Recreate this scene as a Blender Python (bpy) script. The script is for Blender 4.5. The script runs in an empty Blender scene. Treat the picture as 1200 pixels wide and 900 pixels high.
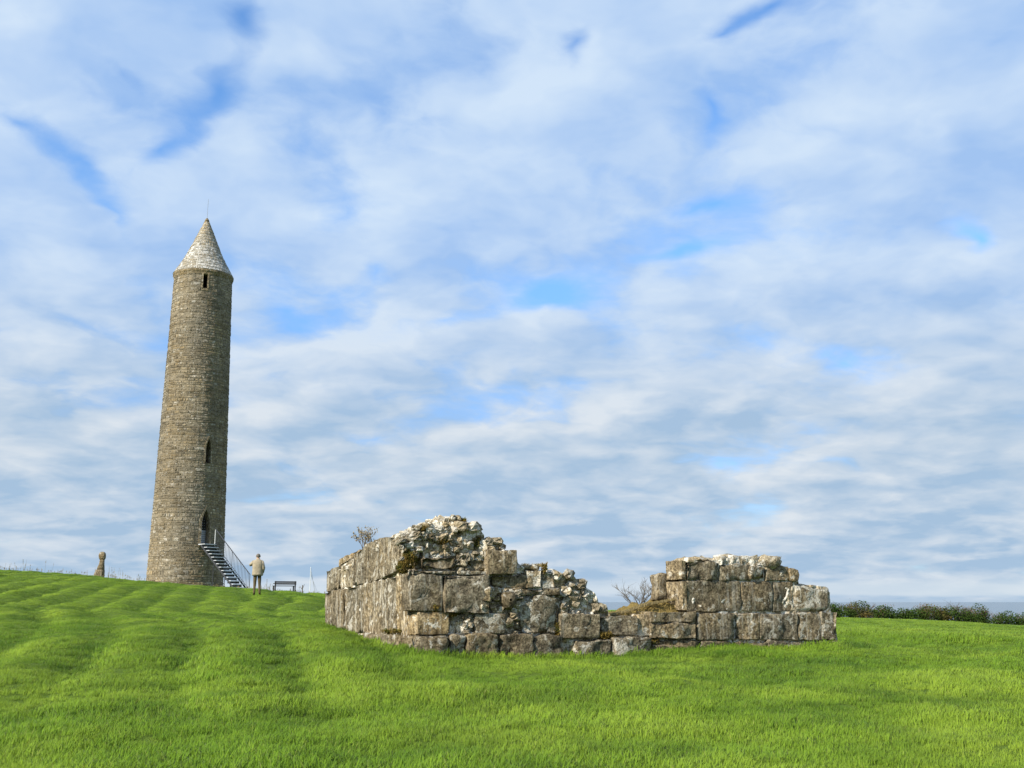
import bpy, math, random
import numpy as np
from mathutils import Vector, Matrix, Quaternion

SC = bpy.context.scene
COL = SC.collection
R = math.radians
F, PX, PY = 1244.0, 600.0, 450.0          # focal length / centre of the 1200x900 photograph
PITCH = R(11.6)
CP, SP = math.cos(PITCH), math.sin(PITCH)
EYE = 1.6

# ------------------------------------------------------------------ camera
cam = bpy.data.cameras.new("camera")
cam.sensor_width = 36.0
cam.lens = 36.0 * F / 1200.0
cam.clip_end = 60000
cam_o = bpy.data.objects.new("camera", cam)
COL.objects.link(cam_o)
cam_o.location = (0, 0, EYE)
cam_o.rotation_euler = (R(90) + PITCH, 0, 0)
SC.camera = cam_o

def slope(px, py):
    """pixel of the photograph -> (X/Y, (Z-eye)/Y)"""
    a, b = (px - PX) / F, (PY - py) / F
    dy = CP - b * SP
    return a / dy, (b * CP + SP) / dy

def at(px, py, Y):
    sx, sz = slope(px, py)
    return Vector((sx * Y, Y, EYE + sz * Y))

# ------------------------------------------------------------------ light
SUN_AZ, SUN_EL = 48.0, 33.0                 # degrees left of "towards the camera", elevation
S = Vector((-math.sin(R(SUN_AZ)) * math.cos(R(SUN_EL)), -math.cos(R(SUN_AZ)) * math.cos(R(SUN_EL)), math.sin(R(SUN_EL))))
sun = bpy.data.lights.new("sun", 'SUN')
sun.energy = 5.0
sun.angle = R(0.9)
sun.color = (1.0, 0.93, 0.82)
sun_o = bpy.data.objects.new("sun", sun)
COL.objects.link(sun_o)
sun_o.rotation_euler = S.to_track_quat('Z', 'Y').to_euler()
sun_o.location = (-20, -20, 30)

SC.view_settings.view_transform = 'Standard'
SC.view_settings.look = 'None'
SC.view_settings.gamma = 1.0
EXPOSURE = 0.70
SC.view_settings.exposure = EXPOSURE
SC.view_settings.use_curve_mapping = False
SC.cycles.max_bounces = 6
SC.cycles.transparent_max_bounces = 6

class NT:
    """small helper for node trees"""
    def __init__(self, tree):
        self.t = tree
    def n(self, typ, **kw):
        nd = self.t.nodes.new(typ)
        for k, v in kw.items():
            if k.startswith('_'):
                setattr(nd, k[1:], v)
        return nd
    def link(self, a, b):
        self.t.links.new(a, b)
    def put(self, sock, v):
        if isinstance(v, bpy.types.NodeSocket):
            self.link(v, sock)
        else:
            sock.default_value = v
    def m(self, op, a, b=0.0, c=None, clamp=False):
        nd = self.t.nodes.new('ShaderNodeMath')
        nd.operation = op
        nd.use_clamp = clamp
        self.put(nd.inputs[0], a)
        self.put(nd.inputs[1], b)
        if c is not None:
            self.put(nd.inputs[2], c)
        return nd.outputs[0]
    def v(self, op, a, b=None, s=None):
        nd = self.t.nodes.new('ShaderNodeVectorMath')
        nd.operation = op
        self.put(nd.inputs[0], a)
        if b is not None:
            self.put(nd.inputs[1], b)
        if s is not None:
            self.put(nd.inputs['Scale'], s)
        return nd.outputs['Value'] if op in ('DOT_PRODUCT', 'LENGTH', 'DISTANCE') else nd.outputs[0]
    def noise(self, vec, scale, detail=4, rough=0.55, dist=0.0, lac=2.0):
        nd = self.t.nodes.new('ShaderNodeTexNoise')
        self.put(nd.inputs['Vector'], vec)
        nd.inputs['Scale'].default_value = scale
        nd.inputs['Detail'].default_value = detail
        nd.inputs['Roughness'].default_value = rough
        nd.inputs['Distortion'].default_value = dist
        nd.inputs['Lacunarity'].default_value = lac
        return nd
    def ramp(self, f, stops):
        nd = self.t.nodes.new('ShaderNodeValToRGB')
        self.put(nd.inputs[0], f)
        el = nd.color_ramp.elements
        while len(el) < len(stops):
            el.new(0.5)
        for e, (p, c) in zip(el, stops):
            e.position = p
            e.color = (*c, 1) if len(c) == 3 else c
        return nd.outputs[0]
    def step(self, f, lo, hi, a=0.0, b=1.0):
        nd = self.t.nodes.new('ShaderNodeMapRange')
        nd.interpolation_type = 'SMOOTHSTEP'
        self.put(nd.inputs[0], f)
        nd.inputs[1].default_value = lo
        nd.inputs[2].default_value = hi
        nd.inputs[3].default_value = a
        nd.inputs[4].default_value = b
        return nd.outputs[0]
    def mix(self, f, a, b, blend='MIX'):
        nd = self.t.nodes.new('ShaderNodeMix')
        nd.data_type = 'RGBA'
        nd.blend_type = blend
        nd.clamp_factor = True
        self.put(nd.inputs[0], f)
        for s, v in ((nd.inputs[6], a), (nd.inputs[7], b)):
            if isinstance(v, (tuple, list)) and len(v) == 3:
                v = (*v, 1)
            self.put(s, v)
        return nd.outputs[2]

# ------------------------------------------------------------------ sky
world = bpy.data.worlds.new("World")
SC.world = world
world.use_nodes = True
wt = world.node_tree
wt.nodes.clear()
W = NT(wt)
SKY_STRENGTH = 0.1
out = W.n('ShaderNodeOutputWorld')
bg = W.n('ShaderNodeBackground')
bg.inputs['Strength'].default_value = SKY_STRENGTH
W.link(bg.outputs[0], out.inputs[0])
sky = W.n('ShaderNodeTexSky', _sky_type='NISHITA')
sky.sun_disc = False
sky.sun_elevation = R(SUN_EL)
sky.sun_rotation = math.atan2(S.x, S.y)
sky.air_density = 1.0
sky.dust_density = 0.6
sky.ozone_density = 2.0
tc = W.n('ShaderNodeTexCoord')
sep = W.n('ShaderNodeSeparateXYZ')
W.link(tc.outputs['Generated'], sep.inputs[0])
dz = W.m('MAXIMUM', sep.outputs[2], 0.0)
KC = 0.22                                    # keeps the cloud deck from shrinking to nothing at the horizon
den = W.m('ADD', dz, KC)
inv = W.m('DIVIDE', 1.0, den)
flat = W.n('ShaderNodeCombineXYZ')
W.link(sep.outputs[0], flat.inputs[0])
W.link(sep.outputs[1], flat.inputs[1])
P = W.v('SCALE', flat.outputs[0], s=inv)     # position on the cloud deck

def deck(px, py):
    sx, sz = slope(px, py)
    d = np.array([sx, 1.0, sz])
    d /= np.linalg.norm(d)
    return d[:2] / (max(d[2], 0) + KC)

world.cycles.sampling_method = 'MANUAL'
world.cycles.sample_map_resolution = 256
wn = W.noise(P, 3.4, 4, 0.55)
warp = W.v('SCALE', W.v('SUBTRACT', wn.outputs['Color'], (0.5, 0.5, 0.5)), s=0.17)
PW = W.v('ADD', P, warp)

def blobs(lst):
    """sum of soft elliptical openings / swellings: (px, py, half width, half height, tilt deg, amount)"""
    tot = None
    for px, py, rx, ry, tilt, amt in lst:
        if py > 400:
            amt *= .65
        c = deck(px, py)
        e = 4.0
        J = np.stack([(deck(px + e, py) - deck(px - e, py)) / (2 * e), (deck(px, py + e) - deck(px, py - e)) / (2 * e)], 1)
        Ji = np.linalg.inv(J)
        t = R(tilt)
        rot = np.array([[math.cos(t), math.sin(t)], [-math.sin(t), math.cos(t)]])
        M = np.diag([1 / rx, 1 / ry]) @ rot @ Ji
        _, sg, Vt = np.linalg.svd(M)
        if np.linalg.det(Vt) < 0:
            Vt[1] *= -1
        mp = W.n('ShaderNodeMapping', _vector_type='TEXTURE')
        W.link(PW, mp.inputs['Vector'])
        mp.inputs['Location'].default_value = (float(c[0]), float(c[1]), 0)
        mp.inputs['Rotation'].default_value = (0, 0, math.atan2(Vt[0, 1], Vt[0, 0]))
        mp.inputs['Scale'].default_value = (2.5 / sg[0], 2.5 / sg[1], 1e4)
        gr = W.n('ShaderNodeTexGradient', _gradient_type='QUADRATIC_SPHERE')
        W.link(mp.outputs[0], gr.inputs[0])
        tot = W.m('MULTIPLY_ADD', gr.outputs['Fac'], amt * 1.3, tot if tot is not None else 0.0)
    return tot

GAPS = [(246, 112, 22, 64, 30, .28), (186, 184, 36, 20, -40, .28), (95, 190, 70, 18, 45, .20), (20, 145, 50, 20, 25, .24), (150, 90, 50, 12, 35, .18), (120, 245, 60, 14, 50, .26), (30, 20, 30, 40, 0, .18), (292, 28, 20, 32, 10, .22),
        (100, 110, 60, 22, 40, .16), (410, 250, 34, 26, -20, .22), (440, 318, 22, 20, 0, .20), (540, 378, 66, 10, -8, .24),
        (330, 362, 40, 14, 40, .16), (672, 40, 18, 34, 15, .28), (845, 35, 46, 14, -30, .26), (905, 6, 50, 14, -10, .20), (826, 135, 10, 26, 0, .2),
        (655, 335, 40, 18, -10, .30), (640, 352, 60, 9, -5, .14), (805, 288, 44, 8, -10, .22), (850, 230, 30, 9, -5, .22), (1135, 285, 22, 24, -40, .32),
        (1112, 165, 14, 18, 0, .18), (440, 512, 40, 12, 0, .20), (375, 455, 46, 8, -5, .16), (855, 468, 24, 10, 0, .2), (1090, 10, 60, 12, 0, .12),
        (110, 300, 90, 12, 30, .10), (860, 450, 60, 8, 0, .12), (1000, 540, 80, 5, 0, .10)]
SWELL = [(240, 215, 70, 36, -10, .22), (600, 90, 90, 80, 0, .14), (900, 370, 50, 18, -6, .22), (560, 385, 60, 14, 0, .14),
         (870, 490, 60, 22, 15, .20), (1110, 420, 80, 20, -10, .22), (1160, 310, 60, 24, -15, .20), (1150, 510, 70, 16, -8, .18), (720, 430, 24, 12, 0, .18),
         (400, 390, 80, 20, 0, .14), (560, 560, 60, 8, 0, .10), (100, 330, 80, 40, 0, .10), (420, 290, 40, 24, 0, .10), (910, 565, 60, 8, 0, .10),
         (330, 420, 60, 30, 0, .08), (1020, 560, 60, 6, 0, .14), (800, 120, 60, 90, 20, .08)]
gaps = blobs(GAPS)
swell = blobs(SWELL)
def cloud_noise(p, d1, d2):
    n1 = W.noise(p, 2.3, d1, 0.45, 0.0)
    n2 = W.noise(p, 7.0, d2, 0.57, 0.0)
    s_ = W.m('ADD', W.m('MULTIPLY', n1.outputs[0], 0.70), W.m('MULTIPLY', n2.outputs[0], 0.30))
    return W.m('MULTIPLY_ADD', s_, 1.7, -0.35)
base = cloud_noise(PW, 4, 5)
dens = W.m('ADD', W.m('SUBTRACT', base, gaps), W.m('MULTIPLY', swell, 0.5))
low = W.step(dz, 0.02, 0.22, 0.16, 0.0)      # lower in the sky the deck closes
dens = W.m('ADD', dens, low)
cover = W.m('MULTIPLY', W.step(dens, 0.10, 0.49), W.step(dens, 0.30, 0.62, 0.93, 1.0))
# sunlit side of every bank: compare with the density a little towards the sun
off = Vector((S.x, S.y, 0)).normalized() * 0.11
base2 = cloud_noise(W.v('ADD', PW, tuple(off)), 3, 3)
lit = W.m('SUBTRACT', base, base2)
bright = W.m('ADD', W.m('ADD', W.m('MULTIPLY', lit, 2.6), 0.50), W.m('MULTIPLY', swell, 1.5))
bright = W.m('SUBTRACT', bright, W.m('MULTIPLY', W.step(dens, 0.45, 0.75), 0.30), clamp=True)
def lin(r, g, b):
    f = lambda c: ((c / 255 + 0.055) / 1.055) ** 2.4 if c > 10 else c / 255 / 12.92
    return tuple(f(c) / SKY_STRENGTH / 2 ** EXPOSURE for c in (r, g, b))
hi_c = W.mix(bright, lin(162, 196, 241), lin(210, 229, 250))
lo_c = W.mix(bright, lin(167, 194, 221), lin(222, 230, 238))
elev = W.step(dz, 0.13, 0.34)
cloud_c = W.mix(elev, lo_c, hi_c)
# clear air between the clouds
air = W.mix(1.0, sky.outputs[0], W.mix(elev, (0.64, 0.84, 1.16), (0.90, 1.26, 1.58)), 'MULTIPLY')
col = W.mix(cover, air, cloud_c)
# pale band low over the water, thin streaks in it
ban = W.noise(W.v('MULTIPLY', tc.outputs['Generated'], (2.0, 2.0, 60.0)), 2.0, 4, 0.55)
bz = W.m('ADD', sep.outputs[2], W.m('MULTIPLY', W.m('SUBTRACT', ban.outputs[0], 0.5), 0.012))
band = W.m('MULTIPLY', W.step(bz, 0.003, 0.008), W.step(bz, 0.012, 0.024, 1.0, 0.0))
col = W.mix(W.m('MULTIPLY', band, 0.75), col, lin(214, 226, 236))
bank = W.step(bz, 0.001, 0.005, 1.0, 0.0)
col = W.mix(W.m('MULTIPLY', bank, 0.75), col, lin(178, 199, 220))
W.link(col, bg.inputs['Color'])

# ------------------------------------------------------------------ helpers
def rng_noise(seed):
    r = np.random.default_rng(seed)
    return r.permutation(4096), r.uniform(-1, 1, 4096)
_PERM, _VAL = rng_noise(7)

def vnoise(x, y, z=0.0):
    """smooth value noise in -1..1, vectorised"""
    x, y, z = np.broadcast_arrays(np.asarray(x, float), np.asarray(y, float), np.asarray(z, float))
    xi, yi, zi = np.floor(x).astype(int), np.floor(y).astype(int), np.floor(z).astype(int)
    fx, fy, fz = x - xi, y - yi, z - zi
    fx, fy, fz = (f * f * f * (f * (f * 6 - 15) + 10) for f in (fx, fy, fz))
    tot = 0
    for dx in (0, 1):
        for dy in (0, 1):
            for dzz in (0, 1):
                h = _PERM[(_PERM[(_PERM[(xi + dx) & 4095] + yi + dy) & 4095] + zi + dzz) & 4095]
                w = (fx if dx else 1 - fx) * (fy if dy else 1 - fy) * (fz if dzz else 1 - fz)
                tot = tot + w * _VAL[h]
    return tot

def fbm(x, y, z=0.0, o=4):
    t, a, s = 0, 1.0, 1.0
    for i in range(o):
        t = t + a * vnoise(np.asarray(x) * s + 17.3 * i, np.asarray(y) * s - 9.1 * i, np.asarray(z) * s + 4.7 * i)
        a *= 0.5
        s *= 2.03
    return t

def sstep(a, b, x):
    t = np.clip((np.asarray(x, float) - a) / (b - a), 0, 1)
    return t * t * (3 - 2 * t)

def tag(o, label=None, cat=None, group=None, kind=None):
    if label: o['label'] = label
    if cat: o['category'] = cat
    if group: o['group'] = group
    if kind: o['kind'] = kind
    return o

def empty(name, loc=(0, 0, 0), rz=0.0):
    o = bpy.data.objects.new(name, None)
    o.empty_display_size = 0.3
    o.location = loc
    o.rotation_euler = (0, 0, rz)
    COL.objects.link(o)
    return o

def mesh_obj(name, verts, faces, mat, parent=None, smooth=False, tint=None):
    me = bpy.data.meshes.new(name)
    me.from_pydata([tuple(map(float, v)) for v in verts], [], [tuple(map(int, f)) for f in faces])
    me.materials.append(mat)
    if smooth:
        me.shade_smooth()
    if tint is not None:
        tint = np.asarray(tint, np.float32)
        if tint.ndim == 1:
            tint = np.tile(tint, (len(me.vertices), 1))
        a = me.color_attributes.new('tint', 'FLOAT_COLOR', 'POINT')
        a.data.foreach_set('color', tint.ravel())
    o = bpy.data.objects.new(name, me)
    COL.objects.link(o)
    if parent is not None:
        o.parent = parent
    return o

class MB:
    """collects geometry for ONE mesh object"""
    def __init__(self):
        self.v, self.f, self.t = [], [], []
    def add(self, verts, faces, tint=(1, 0, 0, 0)):
        b = len(self.v)
        self.v.extend([tuple(p) for p in verts])
        self.f.extend([tuple(b + i for i in f) for f in faces])
        self.t.extend([tuple(tint)] * len(verts))
        return self
    def box(self, c, h, M=None):
        vs = [Vector((sx * h[0], sy * h[1], sz * h[2])) for sx in (-1, 1) for sy in (-1, 1) for sz in (-1, 1)]
        vs = [(M @ v if M is not None else v) + Vector(c) for v in vs]
        return self.add(vs, [(0, 1, 3, 2), (4, 6, 7, 5), (0, 4, 5, 1), (2, 3, 7, 6), (0, 2, 6, 4), (1, 5, 7, 3)])
    def tube(self, pts, rad, n=6, cap=True, tint=(1, 0, 0, 0)):
        pts = [Vector(p) for p in pts]
        rad = rad if isinstance(rad, (list, tuple)) else [rad] * len(pts)
        vs, fs = [], []
        up = Vector((0.31, 0.17, 0.93))
        for i, p in enumerate(pts):
            d = (pts[min(i + 1, len(pts) - 1)] - pts[max(i - 1, 0)]).normalized()
            a = d.cross(up)
            if a.length < 0.05:
                a = d.cross(Vector((1, 0, 0)))
            a.normalize()
            b = d.cross(a)
            for k in range(n):
                t = 2 * math.pi * k / n
                vs.append(p + (a * math.cos(t) + b * math.sin(t)) * rad[i])
        for i in range(len(pts) - 1):
            for k in range(n):
                fs.append((i * n + k, i * n + (k + 1) % n, (i + 1) * n + (k + 1) % n, (i + 1) * n + k))
        if cap:
            fs.append(tuple(range(n - 1, -1, -1)))
            fs.append(tuple((len(pts) - 1) * n + k for k in range(n)))
        return self.add(vs, fs, tint)
    def build(self, name, mat, parent=None, smooth=False):
        return mesh_obj(name, self.v, self.f, mat, parent, smooth, self.t)

def new_mat(name):
    m = bpy.data.materials.new(name)
    m.use_nodes = True
    m.node_tree.nodes.clear()
    T = NT(m.node_tree)
    o = T.n('ShaderNodeOutputMaterial')
    return m, T, o

def principled(T, o, color, rough=0.85, spec=0.3, metal=0.0, normal=None):
    p = T.n('ShaderNodeBsdfPrincipled')
    T.put(p.inputs['Base Color'], (*color, 1) if isinstance(color, tuple) and len(color) == 3 else color)
    T.put(p.inputs['Roughness'], rough)
    p.inputs['Specular IOR Level'].default_value = spec
    p.inputs['Metallic'].default_value = metal
    if normal is not None:
        T.link(normal, p.inputs['Normal'])
    T.link(p.outputs[0], o.inputs[0])
    return p

def bump(T, height, strength, dist, normal=None):
    b = T.n('ShaderNodeBump')
    b.inputs['Strength'].default_value = strength
    b.inputs['Distance'].default_value = dist
    T.put(b.inputs['Height'], height)
    if normal is not None:
        T.link(normal, b.inputs['Normal'])
    return b.outputs[0]

# ------------------------------------------------------------------ materials
SPOT = 0.5
def stone_material(name, dark, mid, pale, lichen, streaky=1.0, scale=1.0, moss=(0.10, 0.075, 0.025)):
    """weathered stone. tint attribute: r brightness, g warm ochre, b pale lichen, a vertical run-off streaks"""
    m, T, o = new_mat(name)
    geo = T.n('ShaderNodeNewGeometry')
    p = geo.outputs['Position']
    at_ = T.n('ShaderNodeAttribute')
    at_.attribute_name = 'tint'
    sp = T.n('ShaderNodeSeparateColor')
    T.link(at_.outputs['Color'], sp.inputs[0])
    big = T.noise(p, 1.3 * scale, 5, 0.6)
    mdn = T.noise(p, 6.0 * scale, 6, 0.68, 0.3)
    fin = T.noise(p, 42.0 * scale, 6, 0.72)
    grit = T.noise(p, 150.0 * scale, 3, 0.7)
    mot = T.noise(p, 15.0 * scale, 4, 0.65)
    spk = T.noise(p, 34.0 * scale, 3, 0.6)
    f = T.m('ADD', T.m('MULTIPLY', mdn.outputs[0], 0.30), T.m('ADD', T.m('MULTIPLY', mot.outputs[0], 0.38), T.m('MULTIPLY', spk.outputs[0], 0.32)))
    c = T.ramp(f, [(0.415, dark), (0.50, mid), (0.585, pale)])
    # ochre staining
    warm = T.m('MULTIPLY', T.step(big.outputs[0], 0.40, 0.62), 0.35)
    warm = T.m('ADD', warm, sp.outputs[1], clamp=True)
    c = T.mix(warm, c, T.mix(0.75, c, (1.25, 1.0, 0.62), 'MULTIPLY'))
    # run-off streaks: noise stretched along z
    sv = T.v('MULTIPLY', p, (13.0, 13.0, 0.9))
    st = T.noise(sv, 1.0 * scale, 5, 0.62, 0.4)
    sn = T.m('MULTIPLY', T.step(st.outputs[0], 0.53, 0.66), at_.outputs['Alpha'])
    sd = T.m('MULTIPLY', T.step(st.outputs[0], 0.46, 0.34), at_.outputs['Alpha'])
    c = T.mix(T.m('MULTIPLY', sn, 0.70 * streaky), c, lichen)
    c = T.mix(T.m('MULTIPLY', sd, 0.62 * streaky), c, dark)
    # pale lichen patches
    ln = T.noise(p, 5.2 * scale, 7, 0.66, 0.6)
    lo = T.m('ADD', ln.outputs[0], T.m('MULTIPLY', sp.outputs[2], 0.26))
    lf = T.step(lo, 0.605, 0.665)
    lf = T.m('MULTIPLY', lf, T.step(fin.outputs[0], 0.34, 0.5))
    c = T.mix(T.m('MULTIPLY', lf, 0.85), c, lichen)
    # round white lichen spots
    vo = T.n('ShaderNodeTexVoronoi')
    T.put(vo.inputs['Vector'], T.v('ADD', p, T.v('SCALE', mdn.outputs['Color'], s=.10)))
    vo.inputs['Scale'].default_value = 5.5 * scale
    vs_ = T.n('ShaderNodeSeparateColor')
    T.link(vo.outputs['Color'], vs_.inputs[0])
    sf = T.m('MULTIPLY', T.step(vo.outputs['Distance'], .26, .20), T.step(vs_.outputs[0], .80, .83))
    c = T.mix(T.m('MULTIPLY', sf, SPOT), c, lichen)
    # black lichen freckles
    bl = T.noise(p, 17.0 * scale, 5, 0.7)
    bf = T.m('MULTIPLY', T.step(bl.outputs[0], 0.57, 0.67), 0.62)
    c = T.mix(bf, c, tuple(x * 0.5 for x in dark))
    # moss in ochre brown
    mo = T.noise(p, 3.1 * scale, 6, 0.65)
    mf = T.m('MULTIPLY', T.step(mo.outputs[0], 0.62, 0.70), 0.7)
    c = T.mix(mf, c, moss)
    g = T.n('ShaderNodeCombineColor')
    for i in range(3):
        T.link(sp.outputs[0], g.inputs[i])
    c = T.mix(1.0, c, g.outputs[0], 'MULTIPLY')
    h = T.m('ADD', T.m('ADD', T.m('MULTIPLY', mdn.outputs[0], 0.8), T.m('MULTIPLY', mot.outputs[0], 0.9)), T.m('ADD', T.m('MULTIPLY', fin.outputs[0], 0.45), T.m('MULTIPLY', grit.outputs[0], 0.12)))
    nb = bump(T, h, 1.0, 0.05 / scale)
    principled(T, o, c, 0.93, 0.15, normal=nb)
    return m

M = {}
M['ruin'] = stone_material('ruin_stone', (0.050, 0.042, 0.028), (0.180, 0.152, 0.102), (0.38, 0.335, 0.240), (0.58, 0.55, 0.46))
M['rubble'] = stone_material('rubble_stone', (0.075, 0.064, 0.043), (0.25, 0.22, 0.16), (0.47, 0.43, 0.335), (0.64, 0.61, 0.53), 0.5, 1.1)
M['tower'] = stone_material('tower_stone', (0.085, 0.074, 0.054), (0.190, 0.167, 0.122), (0.30, 0.270, 0.208), (0.42, 0.39, 0.33), 0.7, 0.62, (0.14, 0.105, 0.05))
M['cap'] = stone_material('cap_stone', (0.12, 0.105, 0.075), (0.25, 0.23, 0.18), (0.40, 0.38, 0.33), (0.58, 0.57, 0.54), 0.7, 1.0, (0.17, 0.14, 0.08))

def simple(name, color, rough=0.8, spec=0.3, metal=0.0, var=0.25, scale=8.0, bmp=0.3, bd=0.01):
    m, T, o = new_mat(name)
    tc_ = T.n('ShaderNodeTexCoord')
    nz = T.noise(tc_.outputs['Object'], scale, 5, 0.6)
    c = T.ramp(nz.outputs[0], [(0.3, tuple(x * (1 - var) for x in color)), (0.7, tuple(min(1, x * (1 + var)) for x in color))])
    nb = bump(T, nz.outputs[0], bmp, bd)
    principled(T, o, c, rough, spec, metal, nb)
    return m

M['mortar'] = simple('tower_mortar', (0.20, 0.17, 0.12), 0.95, 0.1, var=0.35, scale=14, bd=0.03)
M['lime'] = simple('lime_mortar', (0.40, 0.38, 0.33), 0.95, 0.1, var=0.3, scale=3, bd=0.03)
M['dark'] = simple('dark_boards', (0.012, 0.012, 0.013), 0.7)
M['steel'] = simple('galvanised_steel', (0.36, 0.38, 0.40), 0.45, 0.5, 0.6, 0.18, 20)
M['tread'] = simple('steel_tread', (0.50, 0.52, 0.54), 0.5, 0.5, 0.3, 0.2, 20)
M['rail'] = simple('dark_rail_paint', (0.035, 0.037, 0.042), 0.45, 0.5)
M['bench'] = simple('bench_timber', (0.030, 0.027, 0.026), 0.6, 0.3)
M['white'] = simple('pale_post_paint', (0.60, 0.62, 0.62), 0.5, 0.4, var=0.1)
M['jacket'] = simple('tan_jacket', (0.30, 0.255, 0.18), 0.9, 0.1, var=0.14, scale=11, bmp=0.6, bd=0.03)
M['trousers'] = simple('olive_trousers', (0.10, 0.078, 0.042), 0.9, 0.1, var=0.2, scale=9, bmp=0.6, bd=0.03)
M['skin'] = simple('skin', (0.50, 0.31, 0.22), 0.6, 0.3, var=0.06)
M['hair'] = simple('grey_hair', (0.13, 0.115, 0.095), 0.8, 0.2, var=0.35, scale=40)
M['shoe'] = simple('brown_shoe', (0.055, 0.035, 0.022), 0.6, 0.3)
M['bark'] = simple('bare_bark', (0.105, 0.088, 0.070), 0.9, 0.1, var=0.3)

def leafy(name, c1, c2, c3=None, trans=0.35, patch=0.5):
    m, T, o = new_mat(name)
    geo = T.n('ShaderNodeNewGeometry')
    a = T.noise(geo.outputs['Position'], patch, 4, 0.6)
    c = T.mix(geo.outputs['Random Per Island'], c1, c2)
    if c3 is not None:
        c = T.mix(T.step(a.outputs[0], 0.50, 0.66), c, c3)
    d = T.n('ShaderNodeBsdfDiffuse')
    t = T.n('ShaderNodeBsdfTranslucent')
    T.put(d.inputs[0], c)
    T.put(t.inputs[0], c)
    x = T.n('ShaderNodeMixShader')
    x.inputs[0].default_value = trans
    T.link(d.outputs[0], x.inputs[1])
    T.link(t.outputs[0], x.inputs[2])
    T.link(x.outputs[0], o.inputs[0])
    return m

M['hedge'] = leafy('hedge_leaves', (0.022, 0.046, 0.010), (0.060, 0.095, 0.020), (0.120, 0.090, 0.032), 0.3, 0.30)
M['brownleaf'] = leafy('dry_brown_leaves', (0.10, 0.060, 0.025), (0.20, 0.13, 0.06), None, 0.3)
M['twig'] = leafy('grey_twigs', (0.10, 0.085, 0.065), (0.16, 0.135, 0.10), None, 0.1)
M['dryleaf'] = leafy('pale_dry_leaves', (0.22, 0.17, 0.09), (0.36, 0.29, 0.17), None, 0.3)
M['straw'] = leafy('dry_straw', (0.24, 0.19, 0.09), (0.38, 0.31, 0.16), None, 0.4)
M['moss'] = leafy('ochre_moss', (0.115, 0.078, 0.020), (0.20, 0.145, 0.04), (0.075, 0.085, 0.02), 0.2, 6.0)

M['moss_ground'] = simple('mossy_soil', (0.17, 0.125, 0.042), 0.95, 0.1, var=0.45, scale=18, bmp=1.0, bd=0.04)
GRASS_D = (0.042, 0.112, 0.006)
GRASS_A, GRASS_B, GRASS_C = (0.120, 0.228, 0.012), (0.188, 0.318, 0.020), (0.30, 0.42, 0.038)

# ------------------------------------------------------------------ terrain
HEDGE_Y = 95.0
ctrl = []
def cpx(px, py, Y, dz_=0.0):
    p = at(px, py, Y)
    ctrl.append((p.x, p.y, p.z + dz_))
for X, Y, Z in [(0, 0, 0), (-8, 0, 0.05), (8, 0, -.05), (-20, 0, .1), (20, 0, -.25), (0, -25, -1.2), (-25, -25, -1.0), (25, -25, -1.4), (-5, 8, .46), (0, 8, .43), (5, 8, .40)]:
    ctrl.append((X, Y, Z))
cpx(486, 766, 16.0); cpx(600, 769, 16.0); cpx(730, 768, 17.3); cpx(982, 759, 19.4); cpx(1150, 762, 19.5); cpx(380, 731, 20.6); cpx(440, 748, 18.2)
cpx(200, 768, 15); cpx(0, 770, 15.0)
cpx(0, 669, 60); cpx(-150, 660, 60); cpx(120, 677.5, 62); cpx(172, 684.5, 64); cpx(217, 689, 66.5); cpx(265, 691, 66); cpx(300, 698.5, 46); cpx(332, 695, 60); cpx(378, 696.5, 56)
cpx(150, 705, 36); cpx(20, 700, 36); cpx(300, 722, 28); cpx(990, 731, 60); cpx(1200, 744, 60); cpx(1090, 742, 36)
cpx(985, 727, HEDGE_Y); cpx(1100, 731, HEDGE_Y); cpx(1200, 737, HEDGE_Y - 3); cpx(1400, 748, HEDGE_Y - 6); cpx(800, 722, HEDGE_Y); cpx(600, 712, 80); cpx(745, 722, 62); cpx(600, 728, 36)
for X, Y, Z in [(-60, 62, 4.2), (-40, 95, 2.6), (-18, 95, 1.9), (-90, 40, 4.0), (-60, 20, 2.2), (60, 20, -.6), (90, 60, -3.0), (10, 125, -2.5), (60, 125, -5.5), (-40, 130, 0.0)]:
    ctrl.append((X, Y, Z))
ctrl = np.array(ctrl)
def tps(r2):
    return np.where(r2 > 1e-9, 0.5 * r2 * np.log(np.maximum(r2, 1e-9)), 0)
_xy = ctrl[:, :2] / 50.0
_n = len(_xy)
_K = tps(((_xy[:, None] - _xy[None]) ** 2).sum(-1)) + np.eye(_n) * 0.0006
_Pm = np.c_[np.ones(_n), _xy]
_A = np.block([[_K, _Pm], [_Pm.T, np.zeros((3, 3))]])
_sol = np.linalg.solve(_A, np.r_[ctrl[:, 2], 0, 0, 0])
LAKE = -7.0
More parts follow.
